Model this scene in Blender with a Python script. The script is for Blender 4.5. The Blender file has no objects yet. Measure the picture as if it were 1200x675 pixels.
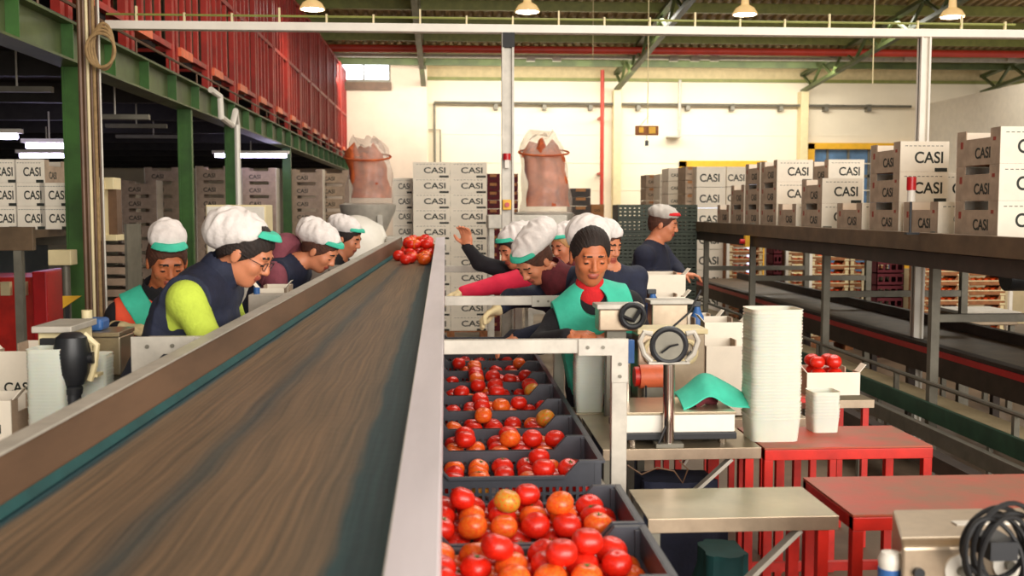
import bpy, math, random
import numpy as np
from mathutils import Vector, Matrix
try:
    import openvdb as vdb
except ImportError:
    import pyopenvdb as vdb

random.seed(7)
PI = math.pi
SC = bpy.context.scene
COL = SC.collection

# ---------------------------------------------------------------- camera model (1200 x 675)
FPX = 1250.0
CAMZ = 1.72
TH = math.atan(92.5 / FPX)
PS = math.atan((77.0 / FPX) * math.cos(TH))
FW = Vector((math.sin(PS) * math.cos(TH), math.cos(PS) * math.cos(TH), -math.sin(TH)))
RT = Vector((math.cos(PS), -math.sin(PS), 0.0))
UP = RT.cross(FW)
CAM = Vector((0, 0, CAMZ))


def ray(px, py):
    return (FW * FPX + RT * (px - 600.0) - UP * (py - 337.5))


def P(px, py, Y=None, X=None, Z=None):
    """point seen at a pixel of the photograph, on the plane with the given world coordinate"""
    d = ray(px, py)
    if Y is not None:
        t = Y / d.y
    elif X is not None:
        t = X / d.x
    else:
        t = (Z - CAMZ) / d.z
    return CAM + d * t


cam_data = bpy.data.cameras.new('camera')
cam = bpy.data.objects.new('camera', cam_data)
COL.objects.link(cam)
cam.location = CAM
cam.rotation_euler = Matrix((RT, UP, -FW)).transposed().to_euler()
cam_data.sensor_width = 36.0
cam_data.lens = 36.0 * FPX / 1200.0
cam_data.clip_start = 0.05
cam_data.clip_end = 200
cam_data.dof.use_dof = True
cam_data.dof.focus_distance = 5.2
cam_data.dof.aperture_fstop = 4.0
SC.camera = cam

# ---------------------------------------------------------------- materials
MATS = {}


def lin(c):
    return tuple(((v / 12.92) if v <= 0.04045 else ((v + 0.055) / 1.055) ** 2.4) for v in c)


def mat(name, rgb, rough=0.6, metal=0.0, var=0.15, scale=8.0, bump=0.0, bscale=60.0, trans=0.0, alpha=1.0,
        emit=None, estr=0.0, spec=0.5, stretch=None, rgb2=None, coat=0.0, sss=0.0):
    """rgb in 0..255 sRGB; noise varies the value by +-var or mixes to rgb2"""
    if name in MATS:
        return MATS[name]
    m = bpy.data.materials.new(name)
    m.use_nodes = True
    nt = m.node_tree
    b = nt.nodes['Principled BSDF']
    c = lin([v / 255 for v in rgb])
    b.inputs['Roughness'].default_value = rough
    b.inputs['Metallic'].default_value = metal
    b.inputs['Specular IOR Level'].default_value = spec
    b.inputs['Coat Weight'].default_value = coat
    if sss:
        b.inputs['Subsurface Weight'].default_value = sss
        b.inputs['Subsurface Radius'].default_value = (1.0, 0.35, 0.2)
        b.inputs['Subsurface Scale'].default_value = 0.01
    tc = nt.nodes.new('ShaderNodeTexCoord')
    mp = nt.nodes.new('ShaderNodeMapping')
    nt.links.new(tc.outputs['Object'], mp.inputs['Vector'])
    if stretch:
        mp.inputs['Scale'].default_value = stretch
    nz = nt.nodes.new('ShaderNodeTexNoise')
    nz.inputs['Scale'].default_value = scale
    nz.inputs['Detail'].default_value = 6
    nz.inputs['Roughness'].default_value = 0.6
    nt.links.new(mp.outputs['Vector'], nz.inputs['Vector'])
    rp = nt.nodes.new('ShaderNodeValToRGB')
    nt.links.new(nz.outputs['Fac'], rp.inputs['Fac'])
    if rgb2 is not None:
        c0 = lin([v / 255 for v in rgb2])
        c1 = c
    else:
        c0 = tuple(v * (1 - var) for v in c)
        c1 = tuple(min(1, v * (1 + var)) for v in c)
    rp.color_ramp.elements[0].position = 0.35
    rp.color_ramp.elements[1].position = 0.65
    rp.color_ramp.elements[0].color = (*c0, 1)
    rp.color_ramp.elements[1].color = (*c1, 1)
    nt.links.new(rp.outputs['Color'], b.inputs['Base Color'])
    if bump > 0:
        nz2 = nt.nodes.new('ShaderNodeTexNoise')
        nz2.inputs['Scale'].default_value = bscale
        nz2.inputs['Detail'].default_value = 4
        nt.links.new(mp.outputs['Vector'], nz2.inputs['Vector'])
        bp = nt.nodes.new('ShaderNodeBump')
        bp.inputs['Strength'].default_value = bump
        bp.inputs['Distance'].default_value = 0.01
        nt.links.new(nz2.outputs['Fac'], bp.inputs['Height'])
        nt.links.new(bp.outputs['Normal'], b.inputs['Normal'])
    if trans:
        b.inputs['Transmission Weight'].default_value = trans
        b.inputs['IOR'].default_value = 1.2
    if alpha < 1:
        b.inputs['Alpha'].default_value = alpha
    if emit is not None:
        b.inputs['Emission Color'].default_value = (*lin([v / 255 for v in emit]), 1)
        b.inputs['Emission Strength'].default_value = estr
    MATS[name] = m
    return m


M = dict(
    concrete=mat('concrete', (124, 104, 84), 0.55, var=0.3, scale=1.6, bump=0.1, bscale=30, rgb2=(92, 76, 60)),
    wall=mat('cream_panel', (240, 228, 204), 0.8, var=0.04, scale=1.0),
    wall_pink=mat('pale_plaster', (226, 206, 186), 0.85, var=0.05, scale=2.0),
    wall_grey=mat('grey_panel', (205, 195, 178), 0.8, var=0.05),
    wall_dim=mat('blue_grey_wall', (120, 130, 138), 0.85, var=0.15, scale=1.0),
    roof=mat('roof_sheet', (164, 142, 104), 0.6, metal=0.0, var=0.15, scale=2),
    purlin=mat('olive_steel', (128, 132, 66), 0.5, var=0.15),
    band=mat('translucent_band', (196, 178, 134), 0.6, var=0.1),
    green=mat('green_paint', (52, 92, 36), 0.45, var=0.25, scale=4, bump=0.05),
    girder=mat('green_girder_paint', (76, 88, 48), 0.5, var=0.3, scale=3),
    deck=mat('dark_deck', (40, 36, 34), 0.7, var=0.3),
    red=mat('red_paint', (196, 34, 22), 0.4, var=0.18, scale=9),
    rackred=mat('rack_red', (158, 36, 24), 0.5, var=0.25, scale=5),
    redorange=mat('faded_orange_paint', (225, 110, 70), 0.5, var=0.2),
    redtop=mat('worn_red_top', (184, 66, 40), 0.5, scale=5, rgb2=(140, 94, 64), bump=0.05),
    brownpanel=mat('brown_netting', (62, 56, 34), 0.8, var=0.4, scale=20),
    galv=mat('galvanised_steel', (186, 180, 168), 0.42, metal=0.15, var=0.12, scale=12, bump=0.03),
    galvdark=mat('dull_grey_steel', (118, 114, 102), 0.5, metal=0.4, var=0.15, scale=8),
    alu=mat('aluminium_rail', (226, 218, 224), 0.35, metal=0.12, var=0.1, scale=5, stretch=(1, .15, 1), bump=0.03),
    steel=mat('stainless_top', (172, 158, 132), 0.3, metal=0.75, var=0.14, scale=5, bump=0.02),
    steelb=mat('brushed_steel', (178, 160, 138), 0.34, metal=0.8, var=0.1, scale=14, bump=0.02, bscale=100),
    chrome=mat('chrome', (200, 190, 180), 0.14, metal=1.0, var=0.05),
    brown=mat('brown_side_guard', (104, 78, 58), 0.5, metal=0.1, var=0.25, scale=6, stretch=(1, .2, 1)),
    black=mat('black_plastic', (30, 32, 36), 0.42, var=0.2),
    crate=mat('dark_grey_crate', (62, 64, 72), 0.4, var=0.15, scale=10),
    crategreen=mat('dark_green_crate', (46, 54, 42), 0.5, var=0.25, scale=6),
    rubber=mat('black_rubber', (22, 22, 24), 0.6, var=0.2),
    roller=mat('conveyor_brown', (104, 84, 62), 0.5, metal=0.2, var=0.25, scale=5),
    rollerdark=mat('conveyor_dark', (58, 46, 38), 0.6, var=0.3, scale=5),
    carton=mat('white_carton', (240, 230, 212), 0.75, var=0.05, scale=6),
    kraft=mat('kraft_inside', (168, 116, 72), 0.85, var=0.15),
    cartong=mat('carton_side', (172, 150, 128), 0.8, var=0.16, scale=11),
    ink=mat('printed_ink', (38, 42, 34), 0.7, var=0.05),
    inkred=mat('printed_red_ink', (150, 60, 44), 0.7, var=0.05),
    tomato=mat('tomato_skin', (222, 40, 18), 0.34, var=0.2, scale=6, rgb2=(200, 24, 10), coat=0.1, sss=0.2),
    tomato2=mat('orange_tomato_skin', (228, 66, 20), 0.34, scale=6, rgb2=(232, 116, 32), coat=0.1, sss=0.15),
    tomato3=mat('unripe_tomato_skin', (224, 92, 28), 0.36, scale=5, rgb2=(176, 160, 50), coat=0.1, sss=0.15),
    calyx=mat('tomato_calyx', (60, 104, 34), 0.7, var=0.2),
    teal=mat('teal_cloth', (60, 190, 160), 0.75, var=0.1, scale=12, bump=0.15, bscale=50),
    tealdark=mat('dark_teal_cloth', (12, 66, 66), 0.8, var=0.2),
    lime=mat('lime_fleece', (188, 208, 74), 0.9, var=0.08, scale=18, bump=0.3, bscale=90),
    navy=mat('navy_quilted_cloth', (28, 34, 56), 0.8, var=0.2, scale=16, bump=0.3, bscale=40),
    navy2=mat('navy_wool', (24, 28, 48), 0.85, var=0.2, scale=16, bump=0.2),
    blackc=mat('black_cloth', (22, 20, 26), 0.85, var=0.25, bump=0.2),
    orange=mat('orange_red_cloth', (232, 84, 52), 0.8, var=0.1, bump=0.15),
    purple=mat('mauve_hoodie', (124, 62, 74), 0.9, var=0.14, scale=20, bump=0.25),
    pink=mat('bright_pink_cloth', (226, 36, 72), 0.8, var=0.1, bump=0.15),
    redcloth=mat('red_knit', (206, 28, 34), 0.85, var=0.1, scale=30, bump=0.3, bscale=120),
    jeans=mat('dark_trousers', (36, 38, 52), 0.85, var=0.2, bump=0.15),
    shoe=mat('dark_shoes', (30, 26, 24), 0.5),
    maroon=mat('maroon_knit', (92, 28, 36), 0.9, var=0.2, scale=30, bump=0.2),
    cap=mat('white_net_cap', (226, 218, 214), 0.85, var=0.08, scale=30, bump=0.3, bscale=60),
    capgrey=mat('grey_cap_cloth', (186, 180, 172), 0.85, var=0.08),
    glove=mat('cream_work_glove', (222, 204, 158), 0.85, var=0.12, scale=30, bump=0.2),
    skin=mat('skin', (206, 132, 96), 0.5, var=0.06, scale=14, sss=0.1),
    skin2=mat('tan_skin', (192, 112, 72), 0.5, var=0.06, scale=14, sss=0.1),
    lips=mat('lips', (168, 84, 68), 0.45, var=0.05),
    hair=mat('dark_hair', (34, 22, 17), 0.75, var=0.3, scale=40, bump=0.4, bscale=120, stretch=(1, 1, .3)),
    brownhair=mat('brown_hair', (74, 40, 26), 0.75, var=0.3, scale=40, bump=0.4, bscale=120),
    blond=mat('fair_hair', (182, 138, 84), 0.5, var=0.2, scale=40, bump=0.3),
    white=mat('white_plastic', (232, 226, 214), 0.4, var=0.04),
    cream=mat('cream_enamel', (222, 206, 160), 0.45, var=0.06),
    yellow=mat('yellow_paint', (232, 176, 40), 0.5, var=0.08),
    blue=mat('blue_plastic', (52, 100, 164), 0.45, var=0.15),
    redplastic=mat('red_plastic', (190, 24, 30), 0.35, var=0.1),
    pipered=mat('pipe_red', (176, 52, 34), 0.5, var=0.12, scale=3),
    pipebrown=mat('brown_pipe', (98, 72, 52), 0.5, metal=0.2, var=0.2),
    rope=mat('tan_hose', (150, 122, 82), 0.8, var=0.2, scale=40),
    punnet=mat('frosted_punnet', (232, 226, 210), 0.3, var=0.04, trans=0.12, sss=0.35),
    film=mat('clear_film', (224, 206, 190), 0.25, var=0.12, scale=6, alpha=0.32, bump=0.6, bscale=9),
    netting=mat('orange_netting', (214, 104, 46), 0.7, rgb2=(150, 60, 30), scale=6, bump=0.5, bscale=30),
    creamsheet=mat('cream_belt_sheet', (196, 178, 140), 0.6, var=0.15, scale=3),
    greenrail=mat('dark_green_rail', (44, 76, 58), 0.5, var=0.2),
    wood=mat('tray_wood', (150, 96, 58), 0.8, var=0.25, scale=20),
    glassblue=mat('blue_window_glass', (90, 124, 160), 0.2, var=0.25, scale=2),
    tube=mat('fluorescent_tube', (255, 255, 255), 0.4, emit=(214, 206, 255), estr=14),
    lampglow=mat('lamp_glow', (255, 255, 255), 0.4, emit=(255, 250, 240), estr=22),
    lampshade=mat('lamp_shade_plastic', (222, 200, 160), 0.4, emit=(255, 206, 130), estr=0.5),
    daylight=mat('window_daylight', (255, 255, 255), 0.4, emit=(236, 244, 255), estr=4.5),
    paleblue=mat('pale_blue_film', (206, 218, 238), 0.3, var=0.08, scale=10, bump=0.3, bscale=20),
    litpanel=mat('daylit_opening', (220, 230, 245), 0.4, emit=(190, 210, 255), estr=1.2),
)


def belt_material():
    m = bpy.data.materials.new('worn_teal_belt')
    m.use_nodes = True
    nt = m.node_tree
    N, L = nt.nodes, nt.links
    b = N['Principled BSDF']
    tc = N.new('ShaderNodeTexCoord')
    sep = N.new('ShaderNodeSeparateXYZ')
    L.new(tc.outputs['UV'], sep.inputs[0])          # u = across the belt, v = along it in metres
    ramp = N.new('ShaderNodeValToRGB')
    cr = ramp.color_ramp
    cr.elements[0].position = 0.0
    cr.elements[0].color = (.02, .06, .075, 1)
    cr.elements[1].position = 1.0
    cr.elements[1].color = (.02, .06, .075, 1)
    for p_, c_ in ((.035, (.02, .06, .075, 1)), (.06, (.17, .115, .07, 1)), (.33, (.15, .105, .068, 1)),
                   (.40, (.065, .07, .065, 1)), (.47, (.15, .105, .068, 1)), (.70, (.18, .12, .072, 1)),
                   (.845, (.14, .105, .07, 1)), (.875, (.02, .06, .072, 1))):
        e = cr.elements.new(p_)
        e.color = c_
    nzw = N.new('ShaderNodeTexNoise')
    mpw = N.new('ShaderNodeMapping')
    mpw.inputs['Scale'].default_value = (3, .6, 1)
    L.new(tc.outputs['UV'], mpw.inputs[0])
    L.new(mpw.outputs[0], nzw.inputs['Vector'])
    ma = N.new('ShaderNodeMath'); ma.operation = 'MULTIPLY_ADD'
    L.new(nzw.outputs['Fac'], ma.inputs[0]); ma.inputs[1].default_value = .05
    L.new(sep.outputs[0], ma.inputs[2])
    ms = N.new('ShaderNodeMath'); ms.operation = 'SUBTRACT'
    L.new(ma.outputs[0], ms.inputs[0]); ms.inputs[1].default_value = .025
    L.new(ms.outputs[0], ramp.inputs['Fac'])
    nz = N.new('ShaderNodeTexNoise')
    mp = N.new('ShaderNodeMapping')
    mp.inputs['Scale'].default_value = (60, 1.5, 1)
    L.new(tc.outputs['UV'], mp.inputs[0]); L.new(mp.outputs[0], nz.inputs['Vector'])
    nz.inputs['Scale'].default_value = 1.0; nz.inputs['Detail'].default_value = 8
    r2 = N.new('ShaderNodeValToRGB')
    r2.color_ramp.elements[0].position = .3; r2.color_ramp.elements[0].color = (.62, .66, .68, 1)
    r2.color_ramp.elements[1].position = .7; r2.color_ramp.elements[1].color = (1.35, 1.25, 1.15, 1)
    L.new(nz.outputs['Fac'], r2.inputs['Fac'])
    mx = N.new('ShaderNodeMix'); mx.data_type = 'RGBA'; mx.blend_type = 'MULTIPLY'
    mx.inputs[0].default_value = 1
    L.new(ramp.outputs[0], mx.inputs[6]); L.new(r2.outputs[0], mx.inputs[7])
    L.new(mx.outputs[2], b.inputs['Base Color'])
    nz3 = N.new('ShaderNodeTexNoise'); nz3.inputs['Scale'].default_value = 25; nz3.inputs['Detail'].default_value = 6
    L.new(tc.outputs['Object'], nz3.inputs['Vector'])
    bp = N.new('ShaderNodeBump'); bp.inputs['Strength'].default_value = .25; bp.inputs['Distance'].default_value = .004
    L.new(nz3.outputs['Fac'], bp.inputs['Height']); L.new(bp.outputs[0], b.inputs['Normal'])
    b.inputs['Roughness'].default_value = .5
    b.inputs['Specular IOR Level'].default_value = .35
    return m


M['belt'] = belt_material()


# ---------------------------------------------------------------- mesh builder
class MB:
    def __init__(s):
        s.v, s.f, s.m = [], [], []
        s.cur = 0

    def add(s, vs, fs):
        o = len(s.v)
        s.v += [tuple(p) for p in vs]
        s.f += [tuple(i + o for i in f) for f in fs]
        s.m += [s.cur] * len(fs)
        return s

    def use(s, i):
        s.cur = i
        return s

    def box(s, x0, x1, y0, y1, z0, z1):
        vs = [(x, y, z) for z in (z0, z1) for y in (y0, y1) for x in (x0, x1)]
        return s.add(vs, [(0, 2, 3, 1), (4, 5, 7, 6), (0, 1, 5, 4), (2, 6, 7, 3), (0, 4, 6, 2), (1, 3, 7, 5)])

    def cbox(s, c, sz, R=None):
        R = R or Matrix.Identity(3)
        c = Vector(c)
        vs = [c + R @ Vector((x * sz[0] / 2, y * sz[1] / 2, z * sz[2] / 2)) for z in (-1, 1) for y in (-1, 1) for x in (-1, 1)]
        return s.add(vs, [(0, 2, 3, 1), (4, 5, 7, 6), (0, 1, 5, 4), (2, 6, 7, 3), (0, 4, 6, 2), (1, 3, 7, 5)])

    def bar(s, a, b, w, h=None):
        a, b = Vector(a), Vector(b)
        d = b - a
        q = d.to_track_quat('Y', 'Z').to_matrix()
        return s.cbox((a + b) / 2, (w, d.length, h or w), q)

    def prism(s, poly, axis, a0, a1):
        """poly: 2-D points; axis 'x','y' or 'z' is the extrusion axis"""
        n = len(poly)

        def pt(p, a):
            if axis == 'x': return (a, p[0], p[1])
            if axis == 'y': return (p[0], a, p[1])
            return (p[0], p[1], a)
        vs = [pt(p, a0) for p in poly] + [pt(p, a1) for p in poly]
        fs = [tuple(range(n)), tuple(range(2 * n - 1, n - 1, -1))]
        fs += [(i, i + n, (i + 1) % n + n, (i + 1) % n) for i in range(n)]
        return s.add(vs, fs)

    def tube(s, pts, r, seg=8, caps=True, closed=False):
        pts = [Vector(p) for p in pts]
        n = len(pts)
        rs = r if isinstance(r, (list, tuple)) else [r] * n
        vs = []
        prev = None
        for i in range(n):
            if closed:
                d = pts[(i + 1) % n] - pts[i - 1]
            else:
                d = pts[min(i + 1, n - 1)] - pts[max(i - 1, 0)]
            d.normalize()
            if prev is None:
                a = Vector((0, 0, 1)) if abs(d.z) < .9 else Vector((1, 0, 0))
                u = d.cross(a).normalized()
            else:
                u = (prev - d * prev.dot(d)).normalized()
            prev = u
            w = d.cross(u)
            for k in range(seg):
                t = 2 * PI * k / seg
                vs.append(pts[i] + (u * math.cos(t) + w * math.sin(t)) * rs[i])
        fs = []
        m_ = n if closed else n - 1
        for i in range(m_):
            j = (i + 1) % n
            for k in range(seg):
                k2 = (k + 1) % seg
                fs.append((i * seg + k, i * seg + k2, j * seg + k2, j * seg + k))
        if caps and not closed:
            fs.append(tuple(range(seg - 1, -1, -1)))
            fs.append(tuple((n - 1) * seg + k for k in range(seg)))
        return s.add(vs, fs)

    def cyl(s, a, b, r, seg=12, r2=None):
        return s.tube([a, b], [r, r if r2 is None else r2], seg)

    def lathe(s, prof, c=(0, 0, 0), seg=20, sx=1, sy=1):
        """prof: list of (radius, z)"""
        vs = []
        for r, z in prof:
            for k in range(seg):
                t = 2 * PI * k / seg
                vs.append((c[0] + r * math.cos(t) * sx, c[1] + r * math.sin(t) * sy, c[2] + z))
        fs = []
        for i in range(len(prof) - 1):
            for k in range(seg):
                k2 = (k + 1) % seg
                fs.append((i * seg + k, i * seg + k2, (i + 1) * seg + k2, (i + 1) * seg + k))
        fs.append(tuple(range(seg - 1, -1, -1)))
        fs.append(tuple((len(prof) - 1) * seg + k for k in range(seg)))
        return s.add(vs, fs)

    def ball(s, c, r, seg=14, rings=8, sz=1.0):
        prof = [(max(1e-4, r * math.sin(PI * i / rings)), -r * sz * math.cos(PI * i / rings)) for i in range(rings + 1)]
        return s.lathe(prof, c, seg)

    def mesh(s, name, mats, smooth=False):
        me = bpy.data.meshes.new(name)
        me.from_pydata(s.v, [], s.f)
        mats = mats if isinstance(mats, (list, tuple)) else [mats]
        for m_ in mats:
            me.materials.append(m_)
        me.polygons.foreach_set('material_index', s.m)
        if smooth:
            me.polygons.foreach_set('use_smooth', [True] * len(me.polygons))
            try:
                me.set_sharp_from_angle(angle=math.radians(40))
            except Exception:
                pass
        me.update()
        return me

    def build(s, name, mats, parent=None, smooth=False, bevel=0.0, world=True):
        o = bpy.data.objects.new(name, s.mesh(name, mats, smooth))
        COL.objects.link(o)
        if parent is not None:
            o.parent = parent
            if world:
                L_ = Vector((0, 0, 0))
                q = parent
                while q is not None:
                    L_ += q.location
                    q = q.parent
                o.location = -L_
        if bevel:
            bv = o.modifiers.new('bevel', 'BEVEL')
            bv.width = bevel
            bv.segments = 2
            bv.limit_method = 'ANGLE'
        return o


def tag(o, label, cat, group=None, kind=None):
    o['label'] = label
    o['category'] = cat
    if group: o['group'] = group
    if kind: o['kind'] = kind
    return o


def struct(o, label=None, cat=None):
    o['kind'] = 'structure'
    if label: o['label'] = label
    if cat: o['category'] = cat
    return o


def thing(name, label, cat, loc=(0, 0, 0), group=None, rz=0.0):
    o = bpy.data.objects.new(name, None)
    COL.objects.link(o)
    o.location = loc
    o.rotation_euler = (0, 0, rz)
    o.empty_display_size = .1
    return tag(o, label, cat, group)


KIDS = {}


def kids(o):
    if o.name not in KIDS:
        KIDS[o.name] = [c for c in COL.objects if c.parent == o]
    return KIDS[o.name]


def dup(o, loc, rz=None, label=None, group=None, skip=()):
    def rec(src, par):
        c = src.copy()
        COL.objects.link(c)
        if par is not None:
            c.parent = par
        for ch in kids(src):
            if ch.name.split('.')[0] in skip: continue
            rec(ch, c)
        return c
    r = rec(o, None)
    r.location = loc
    if rz is not None: r.rotation_euler = (0, 0, rz)
    if label: r['label'] = label
    if group: r['group'] = group
    return r


def text_mesh(body, size, depth=0.001, squash=1.0):
    cu = bpy.data.curves.new('lettering', 'FONT')
    cu.body = body
    cu.size = size
    cu.extrude = depth
    cu.offset = size * 0.018
    cu.align_x = 'CENTER'
    cu.align_y = 'CENTER'
    o = bpy.data.objects.new('lettering', cu)
    COL.objects.link(o)
    bpy.context.view_layer.update()
    me = bpy.data.meshes.new_from_object(o.evaluated_get(bpy.context.evaluated_depsgraph_get()))
    bpy.data.objects.remove(o)
    vs = [(v.co.x * squash, v.co.y, v.co.z) for v in me.vertices]
    fs = [tuple(p.vertices) for p in me.polygons]
    return vs, fs


ORD = ['bottom', 'second', 'third', 'fourth', 'fifth', 'sixth', 'seventh', 'eighth', 'ninth', 'tenth', 'eleventh',
       'twelfth', 'thirteenth', 'fourteenth', 'fifteenth', 'sixteenth']
NTH = ['first'] + ORD[1:]
# ================================================================ THE HALL
YB = 27.5


def roofz(y):
    return 5.39 + 0.08 * (YB - y)


fl = MB().box(-10, 16, -3, YB + .2, -0.1, 0.0).build('floor', M['concrete'])
struct(fl, 'brown worn concrete hall floor', 'floor')

# back wall with openings under the yellow frames
w = MB()
xs_open = [(6.05, 8.3, 0.0, 2.95), (9.42, 12.2, 0.0, 3.42)]
w.box(-10, -2.15, YB, YB + .2, 0, 5.02)
w.box(-2.15, 6.05, YB, YB + .2, 0, 5.02)
w.box(8.3, 9.42, YB, YB + .2, 0, 5.02)
w.box(12.2, 16, YB, YB + .2, 0, 5.02)
w.box(6.05, 8.3, YB, YB + .2, 2.95, 5.02)
w.box(9.42, 12.2, YB, YB + .2, 3.42, 5.02)
for z in (4.35, 3.62, 2.9, 2.2):
    w.box(-.4, 12.6, YB - .012, YB, z, z + .02)
wb = struct(w.build('wall_back', M['wall']), 'cream panelled back wall of the hall', 'wall')
struct(MB().box(-10, 16, YB - .03, YB + .1, 5.02, 5.46).build('trim_1', M['band']),
       'translucent ribbed strip above the back wall', 'trim')
t2 = MB()
t2.box(-10, 16, YB - .1, YB - .03, 4.98, 5.06)
struct(t2.build('trim_2', M['purlin']), 'olive flashing under the translucent strip', 'trim')
# pink plaster room corner at the left of the back wall, with its window
pw = MB()
a = P(397, 66, Y=27.0); b_ = P(458, 95, Y=27.0); c_ = P(500, 62, Y=27.0)
pw.box(-3.6, a.x, 26.9, 27.1, 0, 5.45)
pw.box(a.x, b_.x, 26.9, 27.1, 0, b_.z)
pw.box(a.x, b_.x, 26.9, 27.1, a.z, 5.45)
pw.box(b_.x, c_.x, 26.9, 27.1, 0, 5.45)
pw.box(c_.x - .1, c_.x, 27.1, YB, 0, 5.45)
struct(pw.build('wall_corner', M['wall_pink']), 'pale plaster wall section left of the back wall', 'wall')
wn = MB()
wn.box(a.x, b_.x, 26.86, 26.96, b_.z - .06, b_.z + .02)
wn.box((a.x + b_.x) / 2 - .04, (a.x + b_.x) / 2, 26.9, 26.98, b_.z, a.z)
wn.box(b_.x - .05, b_.x, 26.9, 27, b_.z, a.z)
wn.box(a.x, b_.x, 26.9, 27, a.z - .05, a.z)
w1 = struct(wn.build('window_1', M['galvdark']), 'high bright window in the pale plaster wall', 'window')
MB().box(a.x, b_.x, 27.04, 27.06, b_.z, a.z).build('window_pane', M['daylight'], w1)
MB().box(a.x, b_.x + .02, 26.78, 26.9, b_.z - .24, b_.z - .05).build('window_sill', M['pipebrown'], w1)

# yellow framed openings


def frame_open(n, x0, x1, z1, paneM, lab, panes):
    f = MB()
    f.box(x0 - .02, x0 + .16, YB - .08, YB + .05, 0, z1)
    f.box(x1 - .16, x1 + .02, YB - .08, YB + .05, 0, z1)
    f.box(x0 - .02, x1 + .02, YB - .08, YB + .05, z1 - .14, z1 + .02)
    o = struct(f.build('window_%d' % n, M['yellow']), lab, 'window')
    g = MB()
    g.box(x0, x1, YB + .1, YB + .12, 0, z1)
    g.build('window_pane', paneM, o)
    if panes:
        k = MB()
        for i in range(1, panes):
            x = x0 + (x1 - x0) * i / panes
            k.box(x - .03, x + .03, YB + .06, YB + .1, 0, z1 - .14)
        k.box(x0, x1, YB + .06, YB + .1, 2.55, 2.62)
        k.build('glazing_bar', M['galvdark'], o)


frame_open(2, 6.05, 8.3, 2.95, M['litpanel'], 'wide yellow framed opening in the back wall, the left one', 0)
frame_open(3, 9.42, 12.2, 3.42, M['glassblue'], 'yellow framed blue glazed opening in the back wall, the right one', 5)

# right side wall, far left wall
XW = 12.3
sw = MB().box(XW, XW + .2, 2, YB, 0, 4.4)
struct(sw.build('wall_right', M['wall_grey']), 'plain grey cream partition wall along the right side', 'wall')
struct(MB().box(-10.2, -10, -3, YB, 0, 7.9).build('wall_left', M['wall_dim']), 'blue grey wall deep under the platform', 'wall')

struct(MB().box(-10, .6, -5.2, -5, 0, 7.9).build('wall_light_block', M['wall_grey']), 'unseen light blocking wall added behind the camera', 'wall')  # out of view, added to hold back light from the left rear
# corrugated roof (ribs run towards the back wall)
rf = MB()
vs, fs = [], []
n = 0
x = -10.0
prof = []
while x < 16:
    for dx, dz in ((0, 0), (.07, 0), (.10, .05), (.17, .05)):
        prof.append((x + dx, dz))
    x += .2
for px_, dz in prof:
    vs.append((px_, -3, roofz(-3) + dz)); vs.append((px_, YB + .1, roofz(YB + .1) + dz))
    vs.append((px_, -3, roofz(-3) + dz + .02)); vs.append((px_, YB + .1, roofz(YB + .1) + dz + .02))
for i in range(len(prof) - 1):
    a_ = i * 4
    fs.append((a_, a_ + 1, a_ + 5, a_ + 4)); fs.append((a_ + 2, a_ + 6, a_ + 7, a_ + 3))
rf.add(vs, fs)
roof = struct(rf.build('ceiling', M['roof']), 'brown olive corrugated roof sheeting', 'ceiling')
for y in (26.6, 25.4, 24.2, 22.9, 21.6, 20.3, 19.0, 17.7, 16.2, 14.6, 13.0):
    z = roofz(y)
    MB().box(-10, 16, y - .05, y + .05, z - .2, z - .005).build('purlin', M['purlin'], roof)

# roof trusses running towards the back wall
for i, (xt, nm) in enumerate(((-.55, 'above the belt line'), (4.36, 'above the middle of the hall'), (9.22, 'above the right of the hall'), (14.0, 'by the far right'))):
    t = thing('roof_truss', 'green open web roof truss ' + nm, 'truss', (xt, 20, roofz(20)), 'roof trusses')
    dz = -.22
    y0, y1 = 12.0, YB - .1
    MB().bar((xt, y0, roofz(y0) + dz), (xt, y1, roofz(y1) + dz), .14, .08).build('top_chord', M['girder'], t)
    MB().bar((xt, y0, roofz(y0) + dz - .42), (xt, y1, roofz(y1) + dz - .42), .12, .08).build('bottom_chord', M['girder'], t)
    wbm = MB()
    y = y0
    k = 0
    while y < y1 - .3:
        a_ = (xt, y, roofz(y) + dz - (.42 if k % 2 else 0)); b_ = (xt, y + .7, roofz(y + .7) + dz - (0 if k % 2 else .42))
        wbm.bar(a_, b_, .06, .05)
        y += .7; k += 1
    wbm.build('web', M['girder'], t)
    # column at the wall
    if xt < 13:
        cz = roofz(YB) - .65
        cb = MB().box(xt - .1, xt + .1, YB - .32, YB - .02, 0, cz)
        cb.box(xt - .16, xt + .16, YB - .38, YB - .02, 0, .03)
        o = cb.build('wall_column', M['cream'] if i else M['wall'], bevel=.01)
        tag(o, ['cream column at the corner of the plaster wall', 'cream column in the middle of the back wall, right of the red pipe',
                'cream column right of the left yellow framed opening'][i], 'column', 'back wall columns')

# long horizontal pipes below the roof
o = MB().cyl((-3.4, 24.3, P(800, 60, Y=24.3).z), (15.5, 24.3, P(800, 60, Y=24.3).z), .085, 12).build('sprinkler_pipe', M['pipered'], smooth=True)
tag(o, 'thick red pipe running across the hall under the roof', 'pipe')
o = MB().box(-3.4, 15.5, 26.2, 26.3, P(800, 75, Y=26.3).z - .09, P(800, 75, Y=26.3).z + .06).build('eaves_beam', M['girder'])
tag(o, 'dark green beam across the back of the hall', 'beam')
o = MB().box(-3.4, 15.5, 25.2, 25.26, P(800, 67.5, Y=25.2).z - .05, P(800, 67.5, Y=25.2).z + .04)
for px_ in (622, 653, 790, 815, 838, 1065, 1186):
    q = P(px_, 69, Y=25.1)
    o.box(q.x - .1, q.x + .1, 25.1, 25.2, q.z - .05, q.z + .08)
tag(o.build('cable_tray', M['galv']), 'thin pale cable tray with small boxes below the red pipe', 'cable tray')
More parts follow.
